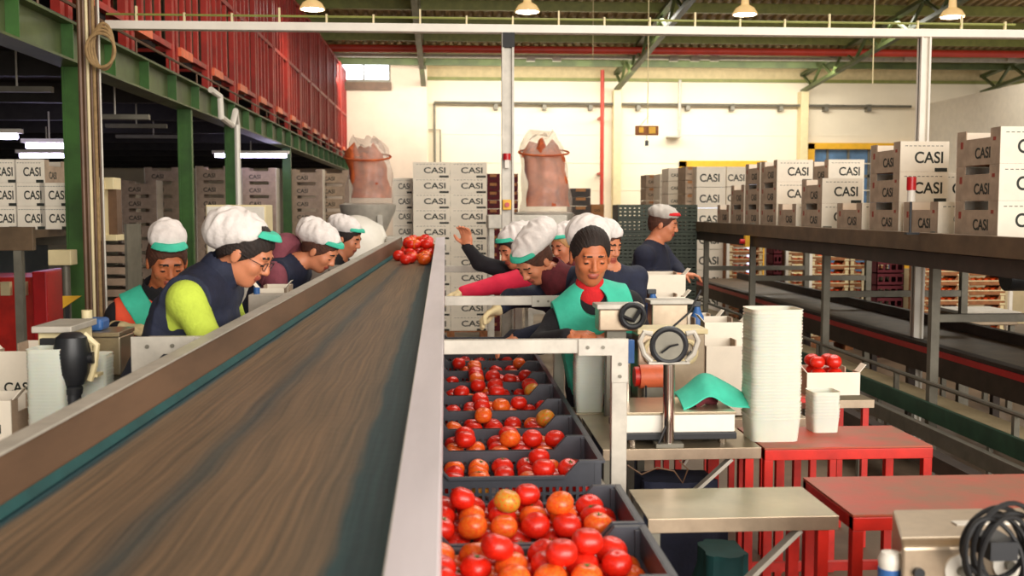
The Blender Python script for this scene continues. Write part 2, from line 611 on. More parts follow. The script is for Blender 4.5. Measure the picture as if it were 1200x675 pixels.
z = P(800, 122, Y=27.3).z
wp = MB().cyl((-.3, 27.3, z), (P(1068, 122, Y=27.3).x, 27.3, z - .03), .035, 8)
for px_ in (581, 638, 692, 748, 806, 858, 915, 968, 1018):
    q = P(px_, 124, Y=27.35)
    wp.box(q.x - .05, q.x + .05, 27.28, 27.5, z - .16, z + .02)
tag(wp.build('wall_pipe', M['galvdark'], smooth=True), 'grey horizontal pipe with brackets on the cream back wall', 'pipe')
q = P(509, 117, Y=27.4); q2 = P(509, 190, Y=27.4)
o = MB().tube([(q.x, 27.4, z), (q.x, 27.4, q2.z)], .03, 8)
tag(o.build('drain_pipe', M['galvdark']), 'thin grey pipe dropping down beside the corner column', 'pipe')
q = P(516, 152, Y=27.4)
o = MB().tube([(q.x, 27.4, q.z - 1.), (q.x, 27.4, q.z), (q.x - .45, 27.4, q.z)], .02, 6)
tag(o.build('conduit', M['galvdark']), 'small bent conduit low beside the corner column', 'pipe')
q = P(706, 80, Y=26.9)
o = MB().cyl((q.x, 26.9, 0), (q.x, 26.9, 5.2), .05, 10)
for zz in (1.2, 2.6, 4.0):
    o.box(q.x - .04, q.x + .04, 26.9, 27.5, zz, zz + .05)
tag(o.build('sprinkler_riser', M['pipered'], smooth=True), 'vertical red pipe on the back wall', 'pipe')
q = P(796, 80, Y=27.3); q2 = P(796, 160, Y=27.3)
o = MB().cyl((q.x, 27.2, q2.z), (q.x, 27.2, 5.0), .04, 8)
o.box(q.x - .3, q.x + .05, 27.1, 27.47, q2.z - .03, q2.z)
tag(o.build('drop_pipe', M['galv'], smooth=True), 'short pale pipe dropping to mid height on the back wall', 'pipe')
# hanging wires
for (px_, y0_, y1_, Y, lab) in ((695, 40, 70, 18, 'thin hanging wire left of the middle column'), (760, 28, 145, 14, 'thin wire holding the small amber sign'),
                                (1025, 0, 98, 12, 'long thin hanging wire in front of the blue window')):
    a_ = P(px_, y0_, Y=Y); b_ = P(px_, y1_, Y=Y)
    tag(MB().cyl((a_.x, Y, b_.z), (a_.x, Y, roofz(Y)), .006, 6).build('hanging_wire', M['cream']), lab, 'wire', 'hanging wires')
# amber hanging sign
q = P(758, 153, Y=14)
t = thing('hanging_sign', 'small brown and amber sign hanging before the back wall', 'sign', q)
MB().box(q.x - .15, q.x + .15, 13.97, 14.03, q.z - .06, q.z + .06).build('sign_case', M['wood'], t)
MB().box(q.x - .11, q.x - .05, 13.96, 13.968, q.z - .03, q.z + .04).build('sign_panel', M['yellow'], t)
MB().box(q.x + .02, q.x + .11, 13.96, 13.968, q.z - .04, q.z + .045).build('sign_panel', M['yellow'], t)
MB().cyl((q.x - .1, 14, q.z + .05), (P(760, 145, Y=14).x, 14, P(760, 136, Y=14).z), .005, 6).build('hook_wire', M['cream'], t)
MB().box(q.x - .02, q.x + .02, 13.98, 14.02, q.z - .2, q.z - .13).build('pull_tag', M['black'], t)
MB().cyl((q.x, 14, q.z - .13), (q.x, 14, q.z - .05), .004, 5).build('pull_cord', M['black'], t)

# high-bay lamps
def lamp():
    t = thing('high_bay_lamp', '', 'lamp')
    MB().lathe([(.05, .30), (.06, .12), (.14, .07), (.19, -.01), (.19, -.03), (.175, -.03), (.125, .06), (.05, .1)], seg=28).build('lamp_shade', M['lampshade'], t, True, world=False)
    MB().lathe([(.165, -.028), (.165, -.02), (.05, .03)], seg=24).build('lamp_glass', M['lampglow'], t, True, world=False)
    MB().cyl((0, 0, .28), (0, 0, .5), .045, 12).build('ballast', M['galv'], t, True, world=False)
    MB().cyl((0, 0, .5), (0, 0, 1.40), .008, 6).build('suspension_wire', M['galv'], t, world=False)
    return t


lp0 = None
for i, (px_, py_) in enumerate(((366, 9), (618, 12), (873, 15), (1116, 18))):
    q = P(px_, py_, Y=16.5)
    lab = 'round glowing high bay lamp, ' + ['the one above the red cages', 'second from the left, above the centre post', 'third from the left', 'rightmost, near the right end of the white beam'][i]
    if lp0 is None:
        lp0 = lamp(); lp0.location = q; lp0['label'] = lab; lp0['group'] = 'high bay lamps'
    else:
        dup(lp0, q, label=lab)
    ld = bpy.data.lights.new('lamp_light', 'SPOT')
    ld.energy = 60; ld.color = (1, .86, .66); ld.shadow_soft_size = .18; ld.spot_size = 2.4; ld.spot_blend = .6
    lo = bpy.data.objects.new('lamp_light', ld); COL.objects.link(lo)
    lo.location = (q.x, q.y, q.z - .08)

# white cable beam of the line, its conduit and its posts
YF = 7.5
zb = P(600, 34.5, Y=YF).z
xl = P(125, 34.5, Y=YF).x
t = thing('cable_beam', 'long white steel beam spanning across the hall', 'beam', (xl, YF, zb))
MB().box(xl, 6.0, YF - .04, YF + .04, zb - .028, zb + .028).build('beam', M['white'], t, bevel=.004)
MB().cyl((xl, YF, zb + .075), (P(1190, 26, Y=YF).x, YF, zb + .07), .008, 6).build('conduit', M['purlin'], t)
cl = MB()
for k in range(22):
    x = xl + .2 + k * .32
    cl.box(x - .006, x + .006, YF - .01, YF + .01, zb + .02, zb + (.13 if k % 3 == 0 else .09))
cl.build('bracket', M['cream'], t)


def ipost(px_, Y, z1, wpx, lab, m_, cap=False):
    q = P(px_, 245, Y=Y)
    h = wpx * Y / FPX / 2
    t = thing('steel_post', lab, 'post', (q.x, Y, 0), 'posts of the white beam')
    b = MB()
    b.box(q.x - h, q.x - h + .014, Y - h, Y + h, 0, z1)
    b.box(q.x + h - .014, q.x + h, Y - h, Y + h, 0, z1)
    b.box(q.x - h, q.x + h, Y - .008, Y + .008, 0, z1)
    b.build('post', m_, t)
    MB().box(q.x - h * 1.3, q.x + h * 1.3, Y - h * 1.3, Y + h * 1.3, 0, .012).build('base_plate', m_, t)
    if cap:
        MB().box(q.x - h * .9, q.x + h * 1.1, Y - h * 1.1, Y + h * 1.1, z1 - .1, z1).build('clamp', M['rubber'], t)
    return q.x


px595 = ipost(595, YF, zb - .028, 14, 'pale grey steel post with signal lights in the middle of the hall', M['galv'], True)
ipost(1078, YF, zb - .028, 12, 'white topped steel post behind the right carton stacks', M['white'])
# signal devices on the centre post
t = thing('signal_light', 'red and white signal light clamped on the centre post', 'signal light', (px595, YF - .07, 2.05))
q = P(594, 185, Y=YF - .08)
MB().cyl((q.x, q.y, q.z - .015), (q.x, q.y, q.z + .03), .028, 14).build('red_lens', M['redplastic'], t, True)
MB().box(q.x - .015, q.x + .015, q.y - .02, q.y + .04, q.z - .07, q.z - .015).build('housing', M['white'], t)
q = P(594, 240, Y=YF - .08)
t = thing('push_button', 'yellow emergency button box on the centre post', 'switch', (q.x, q.y, q.z))
MB().box(q.x - .03, q.x + .03, q.y - .02, q.y + .04, q.z - .035, q.z + .035).build('button_box', M['yellow'], t, bevel=.004)
MB().cyl((q.x, q.y - .045, q.z), (q.x, q.y - .02, q.z), .016, 14).build('button', M['redplastic'], t, True)

# ================================================================ GREEN PLATFORM on the left
XG = -2.4
zg0, zg1 = 2.65, 2.87
g = thing('platform_girder', 'long green steel girder carrying the platform edge', 'girder', (XG, 12, zg0))
b = MB()
b.box(XG - .012, XG + .012, 3.2, 26.85, zg0, zg1)
b.box(XG - .09, XG + .09, 3.2, 26.85, zg0 - .015, zg0)
b.box(XG - .09, XG + .09, 3.2, 26.85, zg1, zg1 + .015)
b.build('girder_beam', M['girder'], g)
for k in range(27):
    y = 3.5 + k * .85
    MB().box(XG + .012, XG + .085, y - .006, y + .006, zg0, zg1).build('stiffener', M['green'], g)
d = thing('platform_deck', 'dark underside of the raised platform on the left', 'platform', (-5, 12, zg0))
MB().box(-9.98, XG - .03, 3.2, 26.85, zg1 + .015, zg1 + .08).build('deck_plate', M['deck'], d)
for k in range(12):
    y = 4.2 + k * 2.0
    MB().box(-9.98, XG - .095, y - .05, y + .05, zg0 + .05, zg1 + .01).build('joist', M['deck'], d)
# green columns
for i, (px_, wpx, Y) in enumerate(((91, 27, None), (219, 18, None), (271, 13, None), (337, 11, None))):
    r = ray(px_, 245)
    Y = (XG - .0) / r.x * r.y
    h = wpx * Y / FPX / 2
    t = thing('platform_column', 'green steel column under the platform, ' + ['the nearest and widest', 'second from the front', 'third from the front, beside a white conduit', 'farthest one'][i], 'column', (XG, Y, 0), 'platform columns')
    h *= .86
    b = MB()
    b.box(XG - h, XG - h + .014, Y - h * .5, Y + h * .5, .016, zg0 - .016)
    b.box(XG + h - .014, XG + h, Y - h * .5, Y + h * .5, .016, zg0 - .016)
    b.box(XG - h + .014, XG + h - .014, Y - h * .5 + .008, Y + h * .5 - .008, .016, zg0 - .016)
    b.build('column', M['green'], t)
    MB().box(XG - h * 1.4, XG + h * 1.4, Y - h * 1.4, Y + h * 1.4, 0, .015).build('base_plate', M['green'], t)
# guard rail pipe along the platform edge
t = thing('edge_rail', 'thin brown railing along the platform edge', 'railing', (XG, 12, zg1))
MB().cyl((XG + .02, 3.2, 3.02), (XG + .02, 27, 3.02), .012, 6).build('rail', M['pipebrown'], t)
for k in range(24):
    MB().cyl((XG + .02, 3.5 + k, zg1 + .015), (XG + .02, 3.5 + k, 3.02), .008, 6).build('baluster', M['pipebrown'], t)

# red transport cages standing on the platform
def cage():
    t = thing('transport_cage', '', 'cage')
    L_, H_, D_ = 1.36, 2.2, 1.0
    for y in (.03, L_ - .07):
        for x in (0, -D_):
            MB().box(x - .03, x + .03, y - .03, y + .05, 0, H_).build('upright', M['rackred'], t, world=False)
    for y in (.36, .62, .9):
        MB().box(-.02, .02, y - .03, y + .03, .22, H_).build('upright', M['rackred'], t, world=False)
    for z in (.2, 1.05, H_ - .06):
        MB().box(-.025, .025, 0, L_ - .04, z, z + .05).build('cross_rail', M['rackred'], t, world=False)
        MB().box(-D_ - .025, -D_ + .025, 0, L_ - .04, z, z + .05).build('cross_rail', M['rackred'], t, world=False)
    MB().box(-D_, 0, -.0, .04, .2, .25).build('cross_rail', M['rackred'], t, world=False)
    MB().box(-.05, .06, 0.05, .5, .17, .25).build('foot_plate', M['redorange'], t, world=False)
    pn = MB()
    for k in range(7):
        pn.box(-.12, -.10, .08 + k * .175, .2 + k * .175, .25, H_ - .08)
    pn.build('netting_panel', M['brownpanel'], t, world=False)
    MB().box(-D_ + .04, -.12, .05, L_ - .1, .21, .25).build('floor_panel', M['deck'], t, world=False)
    return t


c0 = cage()
zd = zg1 + .08
for k in range(16):
    y = 4.4 + k * 1.41
    lab = 'tall red transport cage on the platform, %s from the camera end' % NTH[k]
    if k == 0:
        c0.location = (XG - .08, y, zd); c0['label'] = lab; c0['group'] = 'red cages on the platform'
    else:
        dup(c0, (XG - .08, y, zd), label=lab)

# fluorescent battens under the platform
def batten(q, L_, lab):
    t = thing('fluorescent_light', lab, 'light', q, 'tube lights under the platform')
    MB().box(q.x - L_ / 2 - .04, q.x + L_ / 2 + .04, q.y - .04, q.y + .04, q.z + .03, q.z + .07).build('fitting', M['white'], t)
    MB().cyl((q.x - L_ / 2, q.y, q.z), (q.x + L_ / 2, q.y, q.z), .026, 10).build('tube', M['tube'], t)
    MB().cyl((q.x, q.y, q.z + .07), (q.x, q.y, zg0 + .04), .008, 6).build('hanger', M['galv'], t)


for (px_, py_, Y, L_, lab) in ((-20, 160, 10.2, .62, 'lit tube light at the far left edge under the platform'),
                               (58, 171, 11.0, .45, 'lit tube light, upper of the two left of the nearest green column'),
                               (55, 182.5, 13.0, .62, 'lit tube light, lower of the two left of the nearest green column'),
                               (294, 182.5, 15.5, 1.0, 'lit tube light right of the second green column')):
    batten(P(px_, py_, Y=Y), L_, lab)
for i, (px_, py_, Y, L_) in enumerate(((20, 108, 8, .5), (135, 140, 9, .55), (160, 150, 11, .6), (180, 162, 13.5, .9))):
    q = P(px_, py_, Y=Y)
    t = thing('unlit_tube_light', 'unlit dusty tube light under the platform, %s from the front' % NTH[i], 'light', q, 'unlit tube lights')
    MB().box(q.x - L_ / 2, q.x + L_ / 2, q.y - .03, q.y + .03, q.z, q.z + .04).build('fitting', M['galvdark'], t)
    MB().cyl((q.x, q.y, q.z + .04), (q.x, q.y, zg1 + .014), .008, 6).build('hanger', M['galv'], t)

# pipe bundle, hose coil at the nearest column
t = thing('pipe_bundle', 'bundle of brown pipes and cables beside the nearest green column', 'pipes', (P(108, 245, Y=6.4).x, 6.4, 0))
for k, (px_, r, m_) in enumerate(((99, .014, 'pipebrown'), (103, .013, 'pipebrown'), (107.5, .009, 'cream'), (111, .012, 'pipebrown'), (115, .010, 'rope'), (118.5, .009, 'pipebrown'), (121.5, .006, 'galv'))):
    q = P(px_, 245, Y=6.35)
    MB().cyl((q.x, 6.35 + .015 * (k % 2), 0.0), (q.x, 6.35 + .015 * (k % 2), 4.3), r, 8).build('pipe', M[m_], t, True)
q = P(126, 55, Y=6.3)
b = MB()
for k in range(4):
    pts = [(q.x - .015 + (.055 + .008 * k) * math.cos(2 * PI * j / 24), 6.28 - .02 * k, q.z + (.13 - .012 * k) * math.sin(2 * PI * j / 24) - .01 * k) for j in range(24)]
    b.tube(pts, .009, 6, closed=True)
tag(b.build('coiled_hose', M['rope'], smooth=True), 'coil of tan hose hanging on the pipe bundle', 'hose')
# pale electrical cabinet beside the column
q = P(124, 245, Y=6.9); a_ = P(107, 281, Y=6.9); b_ = P(129, 212, Y=6.9)
t = thing('control_cabinet', 'cream electrical cabinet hung beside the nearest green column', 'cabinet', (q.x, 6.9, a_.z))
MB().box(a_.x, P(127, 245, Y=6.9).x, 6.82, 7.0, P(107, 278, Y=6.9).z, b_.z).build('cabinet_body', M['cream'], t, bevel=.004)
MB().box(a_.x, P(139, 245, Y=6.9).x, 6.84, 7.0, a_.z - .005, P(107, 275, Y=6.9).z).build('lower_tray', M['cream'], t, bevel=.003)
MB().box(P(117, 245, Y=6.9).x, P(137, 245, Y=6.9).x, 6.84, 7.0, P(1, 222, Y=6.9).z, b_.z + .02).build('upper_box', M['cream'], t, bevel=.003)
MB().box(P(127, 245, Y=6.9).x, P(137, 245, Y=6.9).x, 6.9, 7.0, P(107, 275, Y=6.9).z, P(1, 222, Y=6.9).z).build('side_duct', M['pipebrown'], t)
MB().cyl((q.x - .04, 6.95, a_.z), (q.x - .04, 6.95, 0), .02, 8).build('support_pole', M['galvdark'], t)
# bent white conduit
pts = [P(247, 105, Y=10.3), P(258, 113, Y=10.5), P(259, 137, Y=10.5), P(272, 147, Y=11), P(276, 130, Y=11), P(278, 146, Y=11.2)]
pts.append(Vector((pts[-1].x, 11.2, 0.0)))
tag(MB().tube(pts, .03, 8).build('white_conduit', M['white'], smooth=True), 'white conduit bent down from the girder to the floor', 'conduit')
# ================================================================ SORTING CONVEYOR
A3 = Vector((-.737, 3.57, 1.315))
B3 = P(465, 280, Y=8.5)


def railL(y):
    t = (y - A3.y) / (B3.y - A3.y)
    return A3.lerp(B3, t)


Y0, Y1 = .75, 8.75


def railz(y):
    return railL(y).z


def sweep(mb, prof_fn, ys):
    """closed cross-section (list of (x,z)) given per y"""
    rows = [[(x, y, z) for x, z in prof_fn(y)] for y in ys]
    n = len(rows[0])
    vs = [p for r in rows for p in r]
    fs = []
    for i in range(len(rows) - 1):
        for k in range(n):
            k2 = (k + 1) % n
            fs.append((i * n + k, (i + 1) * n + k, (i + 1) * n + k2, i * n + k2))
    fs.append(tuple(range(n))); fs.append(tuple(range(len(vs) - 1, len(vs) - n - 1, -1)))
    mb.add(vs, fs)
    return mb


ys = [Y0 + (Y1 - Y0) * i / 16 for i in range(17)]
BD = .105   # belt below the rail top
conv = thing('belt_conveyor', 'long rising belt conveyor carrying tomatoes up the middle of the picture', 'conveyor', (-.45, 4.5, 0))
# belt with UVs
bv, bf = [], []
for y in ys:
    x0 = railL(y).x + .03
    x1 = -.09
    z = railz(y) - BD
    bv += [(x0, y, z), (x1, y, z), (x0, y, z - .012), (x1, y, z - .012)]
for i in range(len(ys) - 1):
    a_ = i * 4
    bf += [(a_, a_ + 1, a_ + 5, a_ + 4), (a_ + 2, a_ + 6, a_ + 7, a_ + 3)]
belt = MB().add(bv, bf)
bo = belt.build('belt', M['belt'], conv)
me = bo.data
uv = me.uv_layers.new(name='UVMap')
for lp_ in me.loops:
    i = lp_.vertex_index
    uv.data[lp_.index].uv = ((0.0 if i % 2 == 0 else 1.0), bv[i][1])
sweep(MB(), lambda y: [(railL(y).x + .03, railz(y) - BD), (railL(y).x + .012, railz(y)), (railL(y).x - .022, railz(y)), (railL(y).x - .03, railz(y) - .01), (railL(y).x - .03, railz(y) - .2), (railL(y).x + .03, railz(y) - .2)], ys).build('left_side_guard', M['brown'], conv, bevel=.002)
sweep(MB(), lambda y: [(railL(y).x + .016, railz(y)), (railL(y).x + .016, railz(y) + .006), (railL(y).x - .03, railz(y) + .006), (railL(y).x - .03, railz(y))], ys).build('left_rail_cap', M['galv'], conv)
sweep(MB(), lambda y: [(railL(y).x + .03, railz(y) - BD + .022), (railL(y).x + .042, railz(y) - BD + .004), (railL(y).x + .03, railz(y) - BD + .002)], ys).build('rubber_skirt', M['tealdark'], conv)
sweep(MB(), lambda y: [(-.086, railz(y) - .004), (-.012, railz(y)), (-.012, railz(y) - .2), (-.02, railz(y) - .2), (-.02, railz(y) - .02), (-.086, railz(y) - .02)], ys).build('right_side_rail', M['alu'], conv, bevel=.002)
sweep(MB(), lambda y: [(-.10, railz(y) - BD + .001), (-.086, railz(y) - .004), (-.08, railz(y) - .004), (-.08, railz(y) - .2), (-.10, railz(y) - .2)], ys).build('right_side_guard', M['galv'], conv)
for i, y in enumerate((1.3, 4.0, 6.4, 8.4)):
    xl_ = railL(y).x
    for x in (xl_ + .01, -.205):
        MB().box(x - .025, x + .025, y - .025, y + .025, 0, railz(y) - .2).build('support_leg', M['galvdark'], conv)
    MB().box(xl_ + .035, -.23, y - .02, y + .02, .35, .39).build('cross_brace', M['galvdark'], conv)
MB().cyl((railL(Y1).x + .03, Y1, railz(Y1) - BD - .05), (-.09, Y1, railz(Y1) - BD - .05), .05, 20).build('end_drum', M['galvdark'], conv, True)
MB().cyl((railL(Y0).x + .03, Y0, railz(Y0) - BD - .05), (-.09, Y0, railz(Y0) - BD - .05), .05, 20).build('end_drum', M['galvdark'], conv, True)

# ================================================================ TOMATOES
rng = random.Random(11)


def tomato_mesh(seed, m_):
    r = random.Random(seed)
    seg, rings = 20, 12
    vs, fs = [], []
    lob = r.choice([4, 5, 6]); ph = r.random() * 6; amp = .02 + .02 * r.random(); flat = .82 + .08 * r.random()
    for i in range(rings + 1):
        t = PI * i / rings
        for k in range(seg):
            a_ = 2 * PI * k / seg
            rad = math.sin(t) * (1 + amp * math.cos(lob * a_ + ph) * math.sin(t) ** .5)
            z = -math.cos(t) * flat
            if i > rings * .6:
                z -= .16 * math.exp(-(rad / .3) ** 2)
            if i < rings * .3:
                z += .06 * math.exp(-(rad / .3) ** 2)
            vs.append((rad * math.cos(a_), rad * math.sin(a_), z + flat))
    for i in range(rings):
        for k in range(seg):
            k2 = (k + 1) % seg
            fs.append((i * seg + k, i * seg + k2, (i + 1) * seg + k2, (i + 1) * seg + k))
    mb = MB().add(vs, fs)
    return mb.mesh('tomato', m_, True), flat


def calyx_mesh(flat):
    mb = MB()
    for k in range(5):
        a_ = 2 * PI * k / 5
        c, s_ = math.cos(a_), math.sin(a_)
        mb.add([(0, 0, 2 * flat - .14), (.14 * c - .05 * s_, .14 * s_ + .05 * c, 2 * flat - .10), (.34 * c, .34 * s_, 2 * flat - .02), (.14 * c + .05 * s_, .14 * s_ - .05 * c, 2 * flat - .10)], [(0, 1, 2, 3)])
    mb.cyl((0, 0, 2 * flat - .16), (0, .02, 2 * flat + .02), .035, 6)
    return mb.mesh('calyx', M['calyx'])


TM = [tomato_mesh(s, M[m_]) for s, m_ in ((1, 'tomato'), (2, 'tomato'), (3, 'tomato'), (4, 'tomato2'), (5, 'tomato3'))]
CX = [calyx_mesh(f) for _, f in TM]


def tomato(loc, r, label, group, tilt=.5, kind=None, stalk=False):
    k = kind if kind is not None else rng.choices([0, 1, 2, 3, 4], [5, 5, 5, 7, .3])[0]
    o = bpy.data.objects.new('tomato', TM[k][0])
    COL.objects.link(o)
    o.scale = (r, r, r)
    e = Matrix.Rotation(rng.uniform(0, 6.28), 3, 'Z') @ Matrix.Rotation(rng.uniform(0, tilt), 3, 'X')
    o.rotation_euler = e.to_euler()
    c = Vector((0, 0, TM[k][1] * r))
    o.location = Vector(loc) + c - e @ c
    tag(o, label, 'tomato', group)
    if stalk:
        q = bpy.data.objects.new('calyx', CX[k]); COL.objects.link(q); q.parent = o
    return o


# tomatoes on the belt
ri = random.Random(5)
pos = []
for (px_, py_) in ((467, 302), (480, 299), (481, 305), (497, 307), (478, 291)):
    q = P(px_, py_, Y=6.7)
    for Y in [6.3 + .02 * i for i in range(120)]:
        q = P(px_, py_ + 4, Y=Y)
        if q.z <= railz(Y) - BD: break
    pos.append((q.x, Y))
for i in range(3000):
    if len(pos) >= 34: break
    y = ri.uniform(7.35, 8.6); f = ri.random()
    x = railL(y).x + .09 + f * (-.13 - railL(y).x - .09)
    if y < 7.9 and f < .35: continue
    if all((x - a_) ** 2 + (y - b_) ** 2 > .083 ** 2 for a_, b_ in pos): pos.append((x, y))
for i, (x, y) in enumerate(pos):
    lone = i < 5
    tomato((x, y, railz(y) - BD + .0), .042 if not lone else .043, 'red tomato lying apart on the belt, short of the heap at its far end' if lone else 'red tomato in the heap at the far end of the belt',
           'loose tomatoes on the belt' if lone else 'heap of tomatoes on the belt', stalk=(i % 3 == 0), kind=3 if i == 3 else None)
base = pos[5:]
for i in range(22):
    x, y = base[i % len(base)]
    x = min(x + .02, -.14); y = min(max(y, 7.9) + .03, 8.6)
    tomato((x, y, railz(y) - BD + .066), .041, 'red tomato in the heap at the far end of the belt', 'heap of tomatoes on the belt', stalk=(i % 3 == 0))

# ================================================================ CRATES
CW, CD = .60, .36
CXC = .19   # crate centre in x
ZD = .87    # dip height


def crate_proto():
    t = thing('plastic_crate', '', 'crate')
    w2 = CW / 2
    H = .17; D = .12; FLO = .04       # total height, dip height, inner floor
    s = .02
    th = .008

    def wall(axis, a0, a1, n0, n1, prof):
        pass
    # long front and back walls with dipped middle, slotted
    for y in (0, CD - th):
        b = MB()
        top = [(-w2, H), (-w2 + .07, H), (-w2 + .115, D), (w2 - .115, D), (w2 - .07, H), (w2, H)]
        # upper solid band
        for (x0, z0), (x1, z1) in zip(top[:-1], top[1:]):
            b.prism([(x0, D - .036), (x1, D - .036), (x1, z1), (x0, z0)], 'y', y, y + th)
        nsl = 27
        for k in range(nsl + 1):
            x = -w2 + .01 + (CW - .02) * k / nsl
            b.box(x - .005, x + .005, y, y + th, .028, D - .036)
        b.box(-w2, w2, y, y + th, 0, .03)
        b.box(-w2, w2, y + .001, y + th - .001, .058, .066)
        b.build('front_wall' if y == 0 else 'back_wall', M['crate'], t, world=False)
    for x in (-w2, w2 - th):
        b = MB()
        b.box(x, x + th, th, CD - th, D - .02, H)
        b.box(x, x + th, th, CD - th, 0, .03)
        for k in range(16):
            y = .012 + (CD - .03) * k / 15
            b.box(x, x + th, y, y + .012, .03, D - .02)
        b.build('side_wall', M['crate'], t, world=False)
    # rim
    b = MB()
    r = .012
    for y0, y1 in ((-r, .004), (CD - .004, CD + r)):
        for (x0, z0), (x1, z1) in zip([(-w2, H), (-w2 + .07, H), (-w2 + .115, D), (w2 - .115, D), (w2 - .07, H)], [(-w2 + .07, H), (-w2 + .115, D), (w2 - .115, D), (w2 - .07, H), (w2, H)]):
            b.prism([(x0, z0 - .008), (x1, z1 - .008), (x1, z1 + .001), (x0, z0 + .001)], 'y', y0, y1)
    b.box(-w2 - r, -w2 + .004, -r, CD + r, H - .008, H + .001)
    b.box(w2 - .004, w2 + r, -r, CD + r, H - .008, H + .001)
    b.build('rim', M['crate'], t, world=False)
    b = MB()
    b.box(-w2 + th, w2 - th, th, CD - th, FLO - .008, FLO)
    b.build('crate_floor', M['crate'], t, world=False)
    for x in (-w2 - .002, w2 - .02):
        for y in (-.002, CD - .02):
            MB().box(x, x + .022, y, y + .022, 0, H - .005).build('corner_post', M['crate'], t, world=False)
    return t


cr0 = crate_proto()
CY = [2.26, 2.66, 3.34] + [3.34 + .372 * k for k in range(1, 10)]
CZ = ZD - .12
tcount = 0
for i, y in enumerate(CY):
    lab = 'slatted plastic crate in the row beside the belt, ' + ('nearest, cut by the frame' if i == 0 else '%s from the front' % NTH[i])
    if i == 0:
        cr0.location = (CXC, y, CZ); cr0['label'] = lab; cr0['group'] = 'crates beside the belt'; cr = cr0
    else:
        cr = dup(cr0, (CXC, y, CZ), label=lab)
    near = i < 3
    r = .0385
    lay = []
    nx, ny = 7, 4
    for a_ in range(nx):
        for b_ in range(ny):
            x = CXC - CW / 2 + .012 + r + (CW - .024 - 2 * r) * a_ / (nx - 1)
            yy = y + .012 + r + (CD - .024 - 2 * r) * b_ / (ny - 1)
            x += rng.uniform(-.003, .003); yy += rng.uniform(-.003, .003)
            lay.append((x, yy))
    glab = 'tomato in the ' + ('nearest plastic crate, cut by the frame' if i == 0 else '%s plastic crate from the front' % NTH[i])
    grp = 'tomatoes in the %s crate' % NTH[i]
    keep = {0: .97, 1: 1, 2: .8}.get(i, .66 if i < 7 else .36)
    for (x, yy) in lay:
        if i >= 3 and x < .0: continue          # hidden behind the belt rail
        if rng.random() > keep: continue
        rr = r * rng.uniform(.9, 1.02)
        tomato((x, yy, CZ + (.055 if i < 2 else .04)), rr, glab, grp, stalk=(near and rng.random() < .35), kind=4 if (i == 2 and abs(x - .09) < .04 and yy < y + .1) else None)
    # heaped layer
    nh = {0: 16, 1: 18, 2: 3, 3: 6, 4: 2, 5: 4, 6: 7, 7: 6, 8: 4}.get(i, 0)
    cells = [(a_, b_) for a_ in range(nx - 1) for b_ in range(ny - 1)]
    rng.shuffle(cells)
    n = 0
    hp = []
    for (a_, b_) in cells:
        if n >= nh: break
        x = CXC - CW / 2 + .012 + r + (CW - .024 - 2 * r) * (a_ + .5) / (nx - 1)
        yy = y + .012 + r + (CD - .024 - 2 * r) * (b_ + .5) / (ny - 1)
        if i >= 2 and (x < 0): continue
        rr = r * rng.uniform(.95, 1.05)
        tomato((x, yy, CZ + (.055 if i < 2 else .04) + .048), rr, glab, grp, stalk=(near and rng.random() < .3))
        hp.append((x, yy)); n += 1
    if i == 0:
        for (x, yy) in ((.115, y + .17), (.33, y + .2), (.26, y + .12)):
            tomato((x, yy, CZ + (.055 if i < 2 else .04) + .098), .039, glab, grp, kind=0)
    if i == 1:
        for (x, yy) in ((.16, y + .16), (.22, y + .23), (.30, y + .13), (.04, y + .2)):
            tomato((x, yy, CZ + (.055 if i < 2 else .04) + .098), .037, glab, grp)

# support track of the crates
trk = thing('crate_track', 'steel side rails and rollers carrying the plastic crates', 'track', (.2, 4.8, 0))
for x0, x1, nm in ((.505, .545, 'right_rail'), (-.16, -.125, 'left_rail')):
    b = MB(); b.box(x0, x1, 1.9, 7.2, CZ - .07, CZ + .02)
    b.build(nm, M['galv'], trk, bevel=.002)
for k in range(36):
    y = 2.0 + k * .145
    MB().cyl((-.124, y, CZ - .027), (.504, y, CZ - .027), .025, 10).build('roller', M['galvdark'], trk, True)
for y in (2.1, 4.3, 7.0):
    for x in (-.142, .525):
        MB().box(x - .018, x + .018, y - .02, y + .02, 0, CZ - .07).build('leg', M['galvdark'], trk)

# steel gantry frames on both sides of the belt
def frame(y, px_right, lab, side=1):
    xr = P(px_right, 400, Y=y).x
    zt = {3.4: P(640, 398, Y=3.4).z, 5.2: P(600, 347, Y=5.2).z, 7.15: P(600, 311, Y=7.15).z}[y]
    t = thing('gantry_frame', lab, 'frame', (xr, y, CZ), 'gantry frames over the crates')
    wd_ = .045
    x0 = -.010
    b = MB(); b.box(x0, xr - .052, y - .004, y + .03, zt - .045, zt)
    b.build('cross_bar', M['galv'], t, bevel=.002)
    MB().box(xr - .05, xr, y - .006, y + .03, CZ + .02, zt).build('upright', M['galv'], t, bevel=.002)
    pl = MB(); pl.prism([(xr - .16, zt - .052), (xr - .16, zt + .002), (xr + .002, zt + .002), (xr + .002, zt - .14), (xr - .052, zt - .14), (xr - .052, zt - .052)], 'y', y - .012, y - .006)
    pl.build('corner_plate', M['galv'], t, bevel=.001)
    for (dx, dz) in ((-.13, -.025), (-.08, -.025), (-.025, -.08), (-.025, -.12)):
        MB().cyl((xr + dx, y - .016, zt + dz), (xr + dx, y - .011, zt + dz), .006, 8).build('bolt', M['galvdark'], t)
    return t


frame(3.4, 735, 'steel angle frame over the crates, the nearest with a bolted corner plate')
frame(5.2, 661, 'steel angle frame over the crates, second one, below the bowed worker')
frame(7.15, 612, 'steel angle frame over the crates, farthest, at the raised arm')


